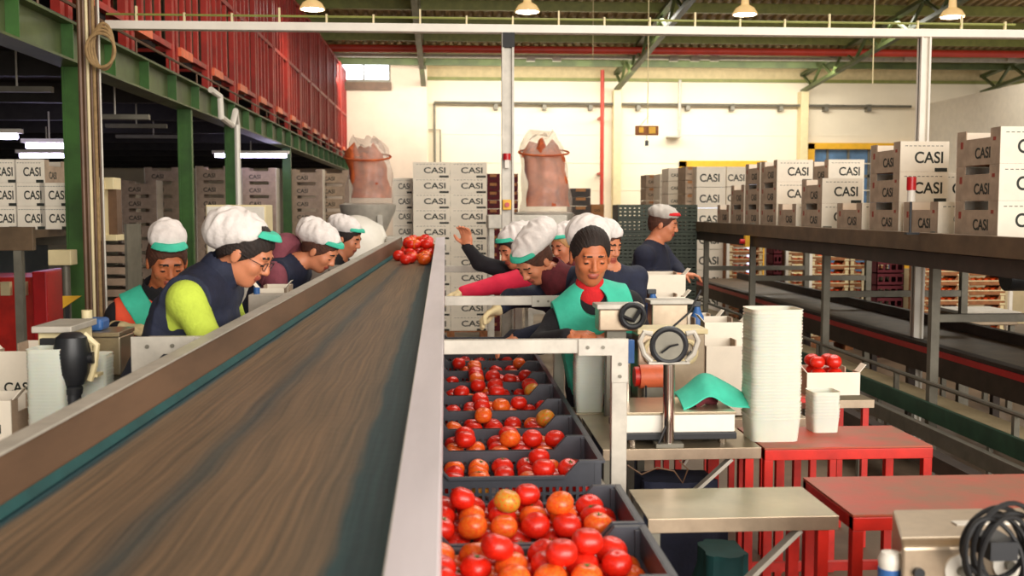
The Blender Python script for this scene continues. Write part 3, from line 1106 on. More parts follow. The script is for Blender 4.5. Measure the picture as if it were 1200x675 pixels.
def lframe(y, pxl, pyt, pxr, lab):
    q = P(pxl, pyt, Y=y)
    xr = railL(y).x - .034
    t = thing('side_bracket', lab, 'bracket', (q.x, y, 0), 'steel brackets left of the belt')
    b = MB(); b.box(q.x, xr, y - .004, y + .03, q.z - .05, q.z)
    b.build('cross_bar', M['galv'], t, bevel=.002)
    MB().box(q.x, q.x + .05, y - .006, y + .03, 0, q.z).build('upright', M['galv'], t, bevel=.002)
    MB().prism([(q.x - .002, q.z + .002), (q.x + .2, q.z + .002), (q.x + .2, q.z - .052), (q.x + .10, q.z - .055), (q.x + .055, q.z - .1), (q.x + .052, q.z - .14), (q.x - .002, q.z - .14)], 'y', y - .012, y - .006).build('corner_plate', M['galv'], t, bevel=.001)
    for dx, dz in ((.13, -.028), (.025, -.11), (.05, -.03)):
        MB().cyl((q.x + dx, y - .016, q.z + dz), (q.x + dx, y - .011, q.z + dz), .007, 8).build('bolt', M['galvdark'], t)


lframe(3.5, 155, 395, 0, 'grey steel bracket left of the belt, in front of the woman in orange')
lframe(6.4, 360, 311, 0, 'grey steel bracket left of the belt, in front of the worker in the mauve hoodie')

# ================================================================ STATIONS on the right
XT0 = .55


def steel_table(y0, y1, x0, x1, z, lab, face=.04, brace=True):
    t = thing('steel_table', lab, 'table', ((x0 + x1) / 2, y0, 0), 'steel work tables')
    MB().box(x0, x1, y0, y1, z - .004, z).build('table_top', M['steel'], t)
    MB().box(x0, x1, y0 - .002, y0 + .004, z - face, z - .0005).build('front_edge', M['cream' if False else 'steelb'], t, bevel=.001)
    MB().box(x0, x1, y1 - .004, y1, z - face, z - .004).build('back_edge', M['steelb'], t)
    for x in (x0 + .02, x1 - .04):
        for y in (y0 + .02, y1 - .04):
            MB().box(x - .015, x + .015, y - .015, y + .015, 0, z - .004).build('leg', M['red' if x > .9 else 'galvdark'], t)
    if brace:
        MB().bar((x0 + .05, y0 + .03, z - .42), (x1 - .1, y0 + .03, z - face - .005), .035, .012).build('diagonal_brace', M['galv'], t)
    return t


steel_table(2.85, 3.16, XT0, 1.085, .87, 'narrow stainless table nearest the camera, right of the crates')
steel_table(3.70, 4.30, XT0, 1.12, .87, 'stainless table under the white scale, second from the front')
steel_table(4.95, 5.5, 1.08, 1.45, .92, 'stainless table with machines beside the man in the teal apron')


def red_bench(x0, x1, y0, y1, z, lab, th=.045, low=True):
    t = thing('red_bench', lab, 'bench', ((x0 + x1) / 2, y0, 0), 'red steel benches')
    MB().box(x0 + .0, x1, y0, y1, z - .006, z).build('bench_top', M['redtop'], t)
    b = MB()
    b.box(x0, x1, y0 - .004, y0 + .03, z - th, z - .007); b.box(x0, x1, y1 - .03, y1, z - th, z - .007)
    b.box(x0, x0 + .03, y0, y1, z - th, z - .007); b.box(x1 - .03, x1, y0, y1, z - th, z - .007)
    b.build('top_frame', M['red'], t, bevel=.002)
    for x in (x0, x1 - .032):
        for y in (y0, y1 - .032):
            MB().box(x, x + .032, y, y + .032, 0, z - th).build('leg', M['red'], t, bevel=.002)
    if low:
        for y in (y0 + .003, y1 - .03):
            MB().box(x0 + .032, x1 - .032, y, y + .025, .3, .335).build('low_rail', M['red'], t)
        for x in (x0 + .003, x1 - .03):
            MB().box(x, x + .025, y0 + .032, y1 - .032, .3, .335).build('low_rail', M['red'], t)
    return t


red_bench(1.13, 1.745, 3.69, 4.05, .87, 'red painted steel bench beside the tall punnet stack')
b_ = red_bench(1.13, 2.2, 2.86, 3.28, .868, 'long red steel bench with a worn top, behind the cable machine')
red_bench(1.55, 1.83, 4.85, 5.15, .845, 'small red stand under the white carton of tomatoes', .03)
red_bench(.66, 1.02, 2.92, 3.12, .5, 'low red stand below the nearest steel table', .03)
red_bench(1.05, 1.75, 2.30, 2.60, .551, 'low red stand carrying the cable machine', .04)
for k, x in enumerate((.85, .91, .98)):
    tomato((x, 2.98, .5), .033, 'dark red tomato on the low red stand below the steel table', 'tomatoes on the low red stand', kind=0)

# stainless machine with black cable, front right corner
t = thing('label_machine', 'stainless machine box with coiled black cable at the front right corner', 'machine', (1.6, 2.4, .55))
tl = P(1046, 597, Y=2.5); tr = P(1205, 595, Y=2.5); fl_ = P(1058, 634, Y=2.27)
zt = (tl.z + fl_.z) / 2
zt = .80
yb_ = None
def onz(px_, py_, z): return P(px_, py_, Z=z)
q1 = onz(1046, 597, 1.0); q2 = onz(1058, 634, 1.0)
b = MB()
b.add([(q2.x, q2.y, .552), (q2.x + .62, q2.y, .552), (q2.x + .62, q1.y, .552), (q1.x, q1.y, .552), (q2.x, q2.y, .985), (q2.x + .62, q2.y, .985), (q2.x + .003, q2.y + .02, 1.0), (q2.x + .62, q2.y + .02, 1.0), (q2.x + .62, q1.y, 1.0), (q1.x, q1.y, 1.0)],
      [(3, 2, 1, 0), (0, 1, 5, 4), (4, 5, 7, 6), (6, 7, 8, 9), (1, 2, 8, 7, 5), (2, 3, 9, 8), (0, 4, 6, 9, 3)])
b.build('machine_body', M['steelb'], t, bevel=.006)
MB().box(q2.x + .17, q2.x + .33, q2.y + .10, q2.y + .13, 1.0, 1.004).build('highlight_strip', M['white'], t, bevel=.001)
for dx, lab_ in ((.05, 0),):
    MB().cyl((q2.x + .035, q2.y - .012, .93), (q2.x + .035, q2.y, .93), .012, 12).build('knob', M['black'], t, True)
for (px_, py_, r) in ((1125, 668, .036), (1180, 660, .034)):
    q = P(px_, py_, Y=q2.y)
    MB().cyl((q.x, q2.y - .006, q.z), (q.x, q2.y, q.z), r, 28).build('dial_plate', M['white'], t, True)
    MB().cyl((q.x, q2.y - .02, q.z), (q.x, q2.y - .006, q.z), r * .3, 14).build('dial_knob', M['galvdark'], t, True)
q = P(1043, 665, Y=q2.y + .05)
MB().lathe([(.022, -.07), (.026, -.02), (.026, .0)], q, 18).build('blue_cap', M['blue'], t, True)
MB().lathe([(.024, .0), (.027, .02), (.02, .035), (.0, .04)], q, 18).build('clear_dome', M['white'], t, True)
MB().box(q.x, q2.x + .01, q.y - .01, q.y + .01, q.z - .06, q.z - .03).build('mount', M['galvdark'], t)
rr = random.Random(3)
for k in range(7):
    c = P(1172 + rr.uniform(-8, 14), 645 + rr.uniform(-10, 14), Y=q2.y - .03 - .010 * k)
    ax, az = .045 + rr.uniform(0, .03), .07 + rr.uniform(0, .03)
    tl_ = rr.uniform(-.5, .5)
    pts = []
    for j in range(28):
        a_ = 2 * PI * j / 28
        x_, z_ = ax * math.cos(a_), az * math.sin(a_)
        pts.append((c.x + x_ * math.cos(tl_) - z_ * math.sin(tl_), c.y + .006 * math.sin(2 * a_), c.z + x_ * math.sin(tl_) + z_ * math.cos(tl_)))
    MB().tube(pts, .0055, 7, closed=True).build('cable_loop', M['rubber'], t, True)
MB().box(P(1150, 640, Y=q2.y - .05).x, P(1150, 640, Y=q2.y - .05).x + .06, q2.y - .09, q2.y - .002, P(1150, 640, Y=q2.y - .05).z - .02, P(1150, 640, Y=q2.y - .05).z + .02).build('cable_clip', M['black'], t)

# ---- white scale on the second steel table, teal cloth over it
def scale_(x0, x1, y0, y1, z, lab, h=.11):
    t = thing('bench_scale', lab, 'scale', ((x0 + x1) / 2, y0, z))
    MB().box(x0, x1, y0, y1, z + .045, z + h).build('scale_body', M['white'], t, bevel=.004)
    MB().box(x0 - .005, x1 + .005, y0 - .01, y1, z + .02, z + .045).build('scale_base', M['black'], t, bevel=.003)
    MB().box(x0 - .004, x1 + .004, y0 - .004, y1 + .004, z + h, z + h + .01).build('weighing_plate', M['steel'], t, bevel=.002)
    for x in (x0 + .04, x1 - .04):
        for y in (y0 + .03, y1 - .03):
            MB().cyl((x, y, z), (x, y, z + .02), .015, 10).build('foot', M['chrome'], t)
    return t


zt = .87
scale_(.63, 1.04, 3.76, 4.06, zt, 'white bench scale on the second steel table, before the chrome pole')
# chrome pole with display head seen from behind
def pole_head(px_, py_top, py_bot, px_c, py_c, Y, rpx, lab, ztab, arms=True):
    q = P(px_, py_bot, Y=Y); top = P(px_, py_top, Y=Y); c = P(px_c, py_c, Y=Y)
    t = thing('scale_pole', lab, 'pole', (q.x, Y, ztab))
    r = 7 * Y / FPX
    MB().cyl((q.x, Y, ztab + .015), (q.x, Y, top.z), r, 18).build('pole', M['chrome'], t, True)
    MB().box(q.x - .05, q.x + .05, Y - .03, Y + .04, ztab, ztab + .015).build('foot_plate', M['galvdark'], t, bevel=.002)
    R = rpx * Y / FPX
    ring = [(c.x + R * math.cos(2 * PI * j / 28), Y, c.z + R * math.sin(2 * PI * j / 28)) for j in range(28)]
    MB().tube(ring, .011, 8, closed=True).build('dial_ring', M['black'], t, True)
    MB().cyl((c.x, Y - .004, c.z), (c.x, Y + .03, c.z), R * .92, 24).build('dial_back', M['galvdark'], t, True)
    b = MB()
    b.tube([(c.x - R * .5, Y - .014, c.z - R * .4), (c.x, Y - .02, c.z), (c.x + R * .5, Y - .014, c.z + R * .1)], .004, 6)
    b.build('dial_lever', M['black'], t)
    b = MB()
    for s_ in (-1, 1):
        b.tube([(c.x + s_ * R * 1.02, Y, c.z + R * .7), (c.x + s_ * R * 1.5, Y, c.z + R * .8), (c.x + s_ * R * 1.75, Y, c.z + R * .3), (c.x + s_ * R * 1.5, Y, c.z - R * .5), (c.x + s_ * R * 1.05, Y, c.z - R * .95)], .01, 8)
    b.build('yoke', M['galv'], t, True)
    MB().box(c.x - R * 1.25, c.x + R * 1.25, Y - .01, Y + .02, c.z - R * 1.12, c.z - R * .98).build('crosshead', M['galv'], t, bevel=.002)
    MB().tube([(c.x + R * .2, Y + .02, c.z + R), (c.x + R * 1.4, Y + .05, c.z + R * 1.9), (c.x + R * 2.2, Y + .08, c.z + R * 3.2)], .004, 6).build('cable', M['rubber'], t, True)
    return t


pole_head(783, 427, 535, 784, 405, 3.735, 20, 'chrome pole with a round black ringed dial, in front of the white scale', zt)
t = thing('teal_apron', '', 'x') if False else None
# draped teal cloth with the thing beneath it
cx0 = P(792, 470, Y=3.93); cx1 = P(876, 462, Y=3.93)
n = 24; m_ = 8
vs, fs = [], []
for j in range(m_ + 1):
    for i in range(n + 1):
        u = i / n; v = j / m_
        x = cx0.x + (cx1.x - cx0.x) * u
        y = 3.80 + .22 * v
        arch = .045 * math.exp(-((u - .40) / .20) ** 2)
        z = zt + .124 + arch * (1 - .4 * v) + .075 * math.sin(PI * min(1, v * .8 + .0)) * math.sin(PI * (.12 + .76 * u)) + .004 * math.sin(9 * u + 3 * v)
        y += .03 * math.sin(PI * u)
        vs.append((x, y, z))
o_ = len(vs)
vs += [(x, y, z - .006) for x, y, z in vs]
for j in range(m_):
    for i in range(n):
        a_ = j * (n + 1) + i
        fs.append((a_, a_ + 1, a_ + n + 2, a_ + n + 1)); fs.append((a_ + o_, a_ + n + 1 + o_, a_ + n + 2 + o_, a_ + 1 + o_))
for i in range(n):
    fs.append((i, i + o_, i + 1 + o_, i + 1))
    a_ = m_ * (n + 1) + i
    fs.append((a_, a_ + 1, a_ + 1 + o_, a_ + o_))
o = MB().add(vs, fs).build('draped_cloth', M['teal'], smooth=True)
tag(o, 'teal cloth draped in an arch over the white scale', 'cloth')
o = MB().tube([(P(812, 480, Y=3.86).x, 3.86, zt + .125), (P(822, 470, Y=3.9).x, 3.88, zt + .155), (P(838, 480, Y=3.9).x, 3.92, zt + .130)], [.02, .028, .02], 12).build('rolled_rag', M['maroon'], smooth=True)
tag(o, 'dark red rolled rag tucked under the teal cloth', 'rag')

# ---- punnets (nested translucent trays)
def punnet_mesh(w2, d2, h=.06):
    b = MB()
    a_ = .90
    def ringp(s, z):
        c = .25
        P_ = []
        for k in range(24):
            t_ = 2 * PI * k / 24
            ct, st = math.cos(t_), math.sin(t_)
            P_.append((w2 * s * math.copysign(abs(ct) ** .35, ct), d2 * s * math.copysign(abs(st) ** .35, st), z))
        return P_
    rows = [ringp(a_, 0), ringp(.985, h), ringp(1.005, h), ringp(1.005, h - .003), ringp(.97, h - .003), ringp(a_ - .02, .003)]
    vs = [p for r in rows for p in r]
    fs = []
    for i in range(len(rows) - 1):
        for k in range(24):
            k2 = (k + 1) % 24
            fs.append((i * 24 + k, i * 24 + k2, (i + 1) * 24 + k2, (i + 1) * 24 + k))
    fs.append(tuple(range(23, -1, -1))); fs.append(tuple(5 * 24 + k for k in range(24)))
    b.add(vs, fs)
    return b.mesh('punnet', M['punnet'], True)


PM = {}


def punnets(x, y, z, w, d, n, pitch, lab, grp, h=.06, tilt=0.0):
    key = (round(w, 3), round(d, 3), h)
    if key not in PM: PM[key] = punnet_mesh(w / 2, d / 2, h)
    rr = random.Random(int(x * 100))
    for k in range(n):
        o = bpy.data.objects.new('punnet', PM[key]); COL.objects.link(o)
        o.location = (x + rr.uniform(-.0015, .0015) + tilt * k, y, z + k * pitch)
        tag(o, lab, 'punnet', grp)


q = P(908, 530, Y=3.80)
punnets(q.x, 3.86, zt, 64 * 3.8 / FPX, .17, 35, .0118, 'frosted punnet in the tall nested stack on the red bench', 'tall punnet stack', h=.085)
q = P(950, 530, Y=4.0)
punnets(q.x + .035, 3.98, zt, .11, .11, 9, .012, 'frosted punnet in the short stack right of the tall one', 'short punnet stack')
q = P(677, 485, Y=4.75)
t = thing('side_shelf', 'small steel shelf beside the crate track under a punnet stack', 'shelf', (.61, 4.6, 0))
MB().box(.552, .70, 4.52, 4.68, .82, .84).build('shelf_board', M['steel'], t, bevel=.002)
MB().box(.60, .62, 4.60, 4.62, 0, .82).build('post', M['galvdark'], t)
punnets(.618, 4.60, .84, .13, .12, 15, .0125, 'frosted punnet in the stack behind the nearest gantry frame', 'punnet stack behind the gantry frame', h=.085)

# ================================================================ CARTONS
TXT = text_mesh('CASI', .105, .0006, .92)
TXTS = text_mesh('CASI', .085, .0006, 1.0)


def carton_proto(w=.33, l=.50, h=.20):
    """long side faces +-x with a hand notch, short side faces +-y with big print"""
    t = thing('carton', '', 'carton')
    th = .006
    w2, l2 = w / 2, l / 2
    nz, nl = .05, .14
    for ya in (-l2, l2 - th):
        MB().box(-w2, w2, ya, ya + th, 0, h).build('end_wall', M['carton'], t, world=False)
    for x in (-w2, w2 - th):
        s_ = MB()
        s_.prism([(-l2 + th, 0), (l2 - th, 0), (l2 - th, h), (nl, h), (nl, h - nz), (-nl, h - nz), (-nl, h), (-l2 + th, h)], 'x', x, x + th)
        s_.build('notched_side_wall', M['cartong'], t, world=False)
    MB().box(-w2 + th, w2 - th, -l2 + th, l2 - th, 0, .006).build('base', M['kraft'], t, world=False)
    for xa in (-w2 + th, w2 - .05):
        MB().box(xa, xa + .044, -l2 + th, l2 - th, h - nz - .012, h - nz - .006).build('inner_flap', M['kraft'], t, world=False)
    vs, fs = TXT
    MB().add([(-x - .03, l2 + z + .0005, y + h * .45) for x, y, z in vs], fs).build('back_lettering', M['ink'], t, world=False)
    pm = MB().add([(x + .03, -l2 - z - .0005, y + h * .45) for x, y, z in vs], fs)
    for k in range(9):
        xx = -w2 + .03 + k * .03
        pm.box(xx, xx + .018, -l2 - .001, -l2, h * .84, h * .86)
    pm.box(.07, w2 - .01, -l2 - .001, -l2, .0, .025)
    pm.build('lettering', M['ink'], t, world=False)
    vs, fs = TXTS
    MB().add([(-w2 - z - .0005, -x - .06, y + h * .32) for x, y, z in vs], fs).build('side_lettering', M['ink'], t, world=False)
    MB().add([(w2 + z + .0005, x - .06, y + h * .32) for x, y, z in vs], fs).build('back_side_lettering', M['ink'], t, world=False)
    mk = MB()
    mk.box(-w2 - .001, -w2, .17, .20, .10, .14); mk.box(-w2 - .001, -w2, -.2, -.17, .13, .15)
    mk.build('printed_mark', M['inkred'], t, world=False)
    return t


K0 = carton_proto()
K0used = [False]


def carton(loc, rz, lab, grp, skip=()):
    if not K0used[0] and not skip:
        K0used[0] = True
        K0.location = loc; K0.rotation_euler = (0, 0, rz); K0['label'] = lab; K0['group'] = grp
        kids(K0)
        return K0
    return dup(K0, loc, rz, lab, grp, skip)


kids(K0)
CH = .201
# upper roller conveyor on the right
ZU = 1.565
# (corner pixel x, nearer end Y, number up, description)
rows = [
    (3.0, 5.65, 3, 'nearest stack at the right edge'),
    (3.0, 6.36, 1, 'low one by the beacon'),
    (3.0, 6.93, 3, 'stack behind the beacon'),
    (3.0, 7.56, 1, 'low one left of the beacon stack'),
    (3.0, 8.39, 2, 'stack above the third grey post'),
    (3.0, 9.02, 1, 'low one near the far end'),
    (3.0, 9.57, 3, 'tall far stack'),
    (3.0, 10.1, 3, 'farthest tall stack'),
    (3.0, 10.64, 2, 'two high stack behind the tall ones'),
    (3.0, 11.2, 1, 'last low one at the far end'),
    (3.345, 5.85, 3, 'second line, at the right edge'),
    (3.345, 7.1, 2, 'second line, beside the beacon stack'),
    (3.45, 9.5, 3, 'second line, below the blue window'),
    (3.35, 10.05, 3, 'second line, beside the tall far stack'),
    (3.345, 10.6, 2, 'second line, far end'),
    (3.345, 8.2, 1, 'second line, low one in the middle'),
]
for (x, y, n, lab) in rows:
    for k in range(n):
        carton((x + .165, y + .25, ZU + k * CH), 0, 'upper conveyor carton, %s, %s' % (lab, ('bottom', 'middle' if n == 3 else 'top', 'top')[k]) if n > 1 else 'upper conveyor carton, %s' % lab,
               'cartons on the upper conveyor')

# the upper conveyor itself
up = thing('upper_conveyor', 'high brown roller conveyor on grey posts carrying cartons, right', 'conveyor', (3.5, 8.5, 0))
for x0, x1 in ((2.88, 2.94), (4.06, 4.12)):
    b = MB(); b.box(x0, x1, 4.0, 12.3, ZU - .10, ZU + .012); b.build('side_rail', M['roller'], up, bevel=.003)
for k in range(55):
    y = 4.1 + k * .15
    MB().cyl((2.941, y, ZU - .026), (4.059, y, ZU - .026), .025, 8).build('roller', M['rollerdark'], up, True)
MB().box(2.95, 4.05, 4.0, 12.3, ZU - .20, ZU - .17).build('drip_tray', M['rollerdark'], up)
MB().box(2.90, 2.94, 4.0, 12.3, ZU - .2, ZU - .105).build('lower_beam', M['rollerdark'], up)
for (px_, Y) in ((1093, 6.42), (966, 8.3), (880, 10.25), (826, 12.05)):
    q = P(px_, 420, Y=Y)
    for x in (q.x, 4.14):
        MB().box(x - .027, x + .027, Y - .027, Y + .027, 0, ZU + (.02 if x < 4 else -.1)).build('post', M['galvdark'], up, bevel=.002)
    MB().box(q.x + .027, 4.113, Y - .02, Y + .02, 1.02, 1.07).build('cross_bar', M['galvdark'], up, bevel=.002)
# small signal lights on the conveyor
for (px_, py_, Y, r, lab) in ((1068, 219, 6.35, .028, 'red and white beacon standing on the upper conveyor edge'),):
    q = P(px_, py_, Y=Y)
    t = thing('beacon_light', lab, 'beacon', (q.x, Y, ZU))
    MB().cyl((q.x, Y, ZU + .013), (q.x, Y, q.z - .09), .008, 10).build('stem', M['black'], t)
    MB().cyl((q.x, Y, q.z - .09), (q.x, Y, q.z - .02), .024, 14).build('white_base', M['white'], t, True)
    MB().cyl((q.x, Y, q.z - .02), (q.x, Y, q.z + .06), r, 16).build('red_lens', M['redplastic'], t, True)
    MB().box(q.x - .03, q.x + .05, Y - .02, Y + .02, ZU - .0, ZU + .013).build('bracket', M['black'], t)
for (px_, py_, Y, lab) in ((1070, 297, 6.9, 'red and yellow emergency stop below the upper conveyor, near the right post'),
                           (873, 283, 10.0, 'red and yellow emergency stop below the upper conveyor, near its far end')):
    q = P(px_, py_, Y=Y)
    t = thing('emergency_stop', lab, 'switch', (q.x, Y, q.z), 'emergency stops')
    MB().box(q.x - .005, q.x + .04, Y - .03, Y + .03, q.z - .055, q.z + .055).build('switch_box', M['yellow'], t, bevel=.003)
    MB().cyl((q.x - .005, Y, q.z), (q.x - .05, Y, q.z), .024, 14).build('stop_button', M['redplastic'], t, True)
    MB().box(q.x + .01, q.x + .03, Y - .008, Y + .008, q.z + .05, ZU - .1).build('hanger', M['galvdark'], t)

# lower belt conveyor line along the right
lc = thing('lower_conveyor', 'long brown belt conveyor with a red edge under the upper one', 'conveyor', (3.7, 8, 0))
MB().box(3.36, 3.92, 4.6, 14.2, .765, .785).build('belt', M['roller'], lc)
MB().box(3.28, 3.36, 4.6, 14.2, .60, .80).build('side_rail', M['rollerdark'], lc, bevel=.003)
MB().box(3.92, 3.98, 4.6, 14.2, .60, .86).build('side_rail', M['rollerdark'], lc, bevel=.003)
MB().box(3.272, 3.281, 4.6, 14.2, .735, .775).build('red_stripe', M['redplastic'], lc)
for y in (5.2, 7.4, 9.6, 11.8, 14):
    for x in (3.32, 3.95):
        MB().box(x - .025, x + .025, y - .025, y + .025, 0, .60).build('leg', M['rollerdark'], lc)
# floor level track with cream sheets and green rail
ft = thing('floor_track', 'low floor level track with cream sheets and dark green rail', 'track', (3.1, 7, 0))
MB().box(2.98, 3.24, 4.3, 13.5, .47, .495).build('cream_sheet', M['creamsheet'], ft)
MB().box(2.955, 2.98, 4.3, 13.5, .42, .53).build('green_rail', M['greenrail'], ft, bevel=.003)
MB().cyl((3.0, 4.3, .64), (3.0, 13.5, .64), .015, 8).build('hand_rail', M['galvdark'], ft, True)
for y in (5.4, 6.9, 8.4, 9.9, 11.4):
    MB().box(2.985, 3.015, y - .015, y + .015, .495, .63).build('rail_post', M['galvdark'], ft)
    for x in (2.968, 3.2):
        MB().box(x - .012, x + .012, y + .18, y + .21, 0, .47 if x > 3 else .42).build('leg', M['galvdark'], ft)
gt = thing('guide_rails', 'pair of dark steel guide rails low on the right, before the green rail', 'rails', (2.7, 6, 0))
for x0, x1, z1 in ((2.60, 2.68, .40), (2.80, 2.84, .45)):
    MB().box(x0, x1, 4.6, 10.5, z1 - .09, z1).build('guide_rail', M['rollerdark' if x0 < 2.7 else 'galvdark'], gt, bevel=.003)
MB().box(2.68, 2.80, 4.6, 10.5, .32, .34).build('bed_plate', M['roller'], gt)
for k in range(4):
    y = 4.8 + k * 1.8
    for x in (2.64, 2.82): MB().box(x - .015, x + .015, y - .02, y + .02, 0, .33 if x < 2.7 else .36).build('foot', M['galvdark'], gt)
# grey machine box at the right behind the lower conveyor
a_ = P(1133, 370, Y=8.6); b_ = P(1192, 408, Y=8.6)
t = thing('grey_machine_box', 'grey ribbed machine box behind the lower conveyor at the right edge', 'machine', ((a_.x + b_.x) / 2, 8.6, 0))
MB().box(a_.x, b_.x, 8.6, 9.1, .75, a_.z).build('box_body', M['steelb'], t, bevel=.008)
MB().box(a_.x - .01, b_.x + .02, 8.58, 9.12, a_.z, a_.z + .03).build('lid', M['galv'], t, bevel=.004)
gr = MB()
for k in range(14):
    x = a_.x + .22 + k * .025
    gr.box(x, x + .012, 8.588, 8.6, .82, a_.z - .05)
gr.build('ribbed_panel', M['cream'], t)
for x in (a_.x + .03, b_.x - .03):
    for y in (8.65, 9.05):
        MB().box(x - .02, x + .02, y - .02, y + .02, 0, .75).build('leg', M['galvdark'], t)
a_ = P(1122, 345, Y=12.5)
o = MB().box(4.9, 9.4, 12.3, 12.32, .35, 1.02)
tag(o.build('low_partition', M['creamsheet']), 'cream low partition behind the lower conveyor', 'partition')
q = P(1195, 322, Y=7.0)
t = thing('dark_motor', 'dark motor unit hanging under the upper conveyor at the right edge', 'motor', (q.x, 7, q.z))
MB().cyl((q.x - .1, 7, q.z - .02), (q.x + .25, 7, q.z - .02), .09, 18).build('motor_body', M['black'], t, True)
MB().box(q.x - .02, q.x + .14, 6.94, 7.06, q.z + .05, ZU - .2).build('mount', M['rollerdark'], t)

# ---- tray stacks with tomatoes behind the conveyors
def tray_proto():
    t = thing('tomato_tray', '', 'tray')
    w2, l2, h = .24, .15, .105
    b = MB()
    for y in (-l2, l2 - .008):
        b.prism([(-w2, 0), (w2, 0), (w2, h), (w2 - .06, h), (w2 - .09, h - .045), (-w2 + .09, h - .045), (-w2 + .06, h), (-w2, h)], 'y', y, y + .008)
    for x in (-w2, w2 - .008):
        b.box(x, x + .008, -l2, l2, 0, h)
    b.box(-w2, w2, -l2, l2, 0, .006)
    b.build('tray_body', M['wood'], t, world=False)
    e = MB()
    for x in (-w2 - .001, w2 - .06):
        e.box(x, x + .061, -l2 - .003, -l2, .0, .02); e.box(x + .01, x + .05, -l2 - .003, -l2, .055, .10)
    e.box(-w2, w2, -l2 - .003, -l2, .045, .055)
    e.build('pale_edge', M['cream'], t, world=False)
    f = MB()
    for k in range(6):
        for j in range(2):
            f.ball((-w2 + .05 + k * .076, -l2 + .055 + j * .08, .048), .034, 10, 6)
    o = f.build('tomato_layer', M['tomato2'], t, True, world=False)
    o['kind'] = 'stuff'
    return t


T0 = tray_proto(); kids(T0); T0u = [False]


def tray_stack(px0, px1, Y, ztop, lab, floor=0.0, h=.108):
    x0 = P(px0, 300, Y=Y).x; x1 = P(px1, 300, Y=Y).x
    nx = max(1, round((x1 - x0) / .49))
    z = floor
    p = thing('pallet', 'wooden pallet under the tomato trays ' + lab, 'pallet', ((x0 + x0 + nx * .49) / 2, Y, 0))
    b = MB(); b.box(x0, x0 + nx * .49, Y - .2, Y + .2, .1, .12)
    for xx in (x0, x0 + nx * .245 - .05, x0 + nx * .49 - .1): b.box(xx, xx + .1, Y - .2, Y + .2, 0, .1)
    b.build('deck', M['wood'], p)
    z = .12
    k = 0
    while z + h < ztop:
        for i in range(nx):
            L_ = 'tomato tray %s, %s up in %s' % (lab, NTH[k] if k < 16 else 'near the top', ['column one', 'column two', 'column three', 'column four'][i] if nx > 1 else 'its column')
            loc = (x0 + .245 + i * .49, Y, z)
            if not T0u[0]:
                T0u[0] = True; T0.location = loc; T0['label'] = L_; T0['group'] = 'tomato trays ' + lab
            else:
                dup(T0, loc, label=L_, group='tomato trays ' + lab)
        z += h; k += 1
    pc = MB()
    return x0, x0 + nx * .49


for (px0, px1, Y, zt_, lab) in ((850, 888, 14.6, 1.35, 'beneath the far end of the upper conveyor'),
                                (918, 942, 14.2, 1.38, 'right of the dark red cage posts'),
                                (945, 1020, 12.9, 1.28, 'between the second and third grey posts'),
                                (1072, 1148, 11.6, 1.25, 'right of the nearest grey post')):
    a0, a1 = tray_stack(px0, px1, Y, zt_, lab)
    for k, x in enumerate((a0 - .02, a1 + .02)):
        tag(MB().box(x - .018, x + .018, Y - .23, Y - .19, 0, zt_ + .03).build('corner_strip', M['white'], bevel=.001),
            'white corner strip, %s edge of the trays %s' % (('left', 'right')[k], lab), 'strip')
# dark red slatted boxes between
for (px0, px1, Y, lab) in ((906, 917, 14.0, 'narrow stack of dark red crates between the tray stacks'), (1028, 1060, 12.0, 'dark red crates left of the nearest grey post')):
    x0 = P(px0, 300, Y=Y).x; x1 = P(px1, 300, Y=Y).x
    for k in range(9):
        z = k * .14
        b = MB()
        for yy in (Y, Y + .3):
            b.box(x0, x1, yy, yy + .01, z, z + .04); b.box(x0, x1, yy, yy + .01, z + .1, z + .135)
            nn = max(2, int((x1 - x0) / .07))
            for j in range(nn + 1):
                xx = x0 + (x1 - x0 - .02) * j / nn
                b.box(xx, xx + .02, yy, yy + .01, z + .04, z + .1)
        b.box(x0, x0 + .01, Y, Y + .3, z, z + .135); b.box(x1 - .01, x1, Y, Y + .3, z, z + .135); b.box(x0, x1, Y, Y + .3, z, z + .01)
        tag(b.build('slatted_crate', M['maroon']), '%s, %s from the floor' % (lab, NTH[k]), 'crate', lab)

# ---- white carton stacks behind the belt end
def big_stack(px0, px1, Y, ztop, rz, lab, grp, w=.5, skip=(), zb=0.12, hh=CH, pal=True, scx=1.0):
    xa = P(px0, 245, Y=Y).x; xb = P(px1, 245, Y=Y).x
    nx = max(1, round((xb - xa) / (w + .005)))
    sp = w + .004
    xb = xa + nx * sp
    if pal:
        p = thing('pallet', 'wooden pallet under the ' + lab, 'pallet', ((xa + xb) / 2, Y, 0))
        b = MB(); b.box(xa, xb, Y - .0, Y + .34, .1, zb)
        for xx in (xa, (xa + xb) / 2 - .05, xb - .1): b.box(xx, xx + .1, Y, Y + .34, 0, .1)
        b.build('deck', M['wood'], p)
    n = int((ztop - zb) / hh + .3)
    for i in range(nx):
        for k in range(n):
            col = NTH[i] + ' column from the left' if nx > 1 else 'single column'
            o = carton((xa + (i + .5) * sp, Y + (.25 if rz == 0 else .165), zb + k * hh), rz, '%s, %s, %s up' % (lab, col, NTH[min(k, 15)]), grp, skip)
            if scx != 1.0: o.scale = (scx, 1, 1)


def P_z(py_, Y): return P(523, py_, Y=Y).z


SK = ('inner_flap', 'printed_mark', 'back_lettering')
big_stack(484, 570, 14, P_z(182, 14), 0, 'carton of the tall white wall behind the belt', 'tall white carton wall', skip=SK, w=.48, scx=.48 / .33)
big_stack(460, 483, 14.3, P_z(198, 14.3), 0, 'carton of the narrow stack left of the tall white wall', 'narrow white carton stack', skip=SK, w=.265, scx=.8)
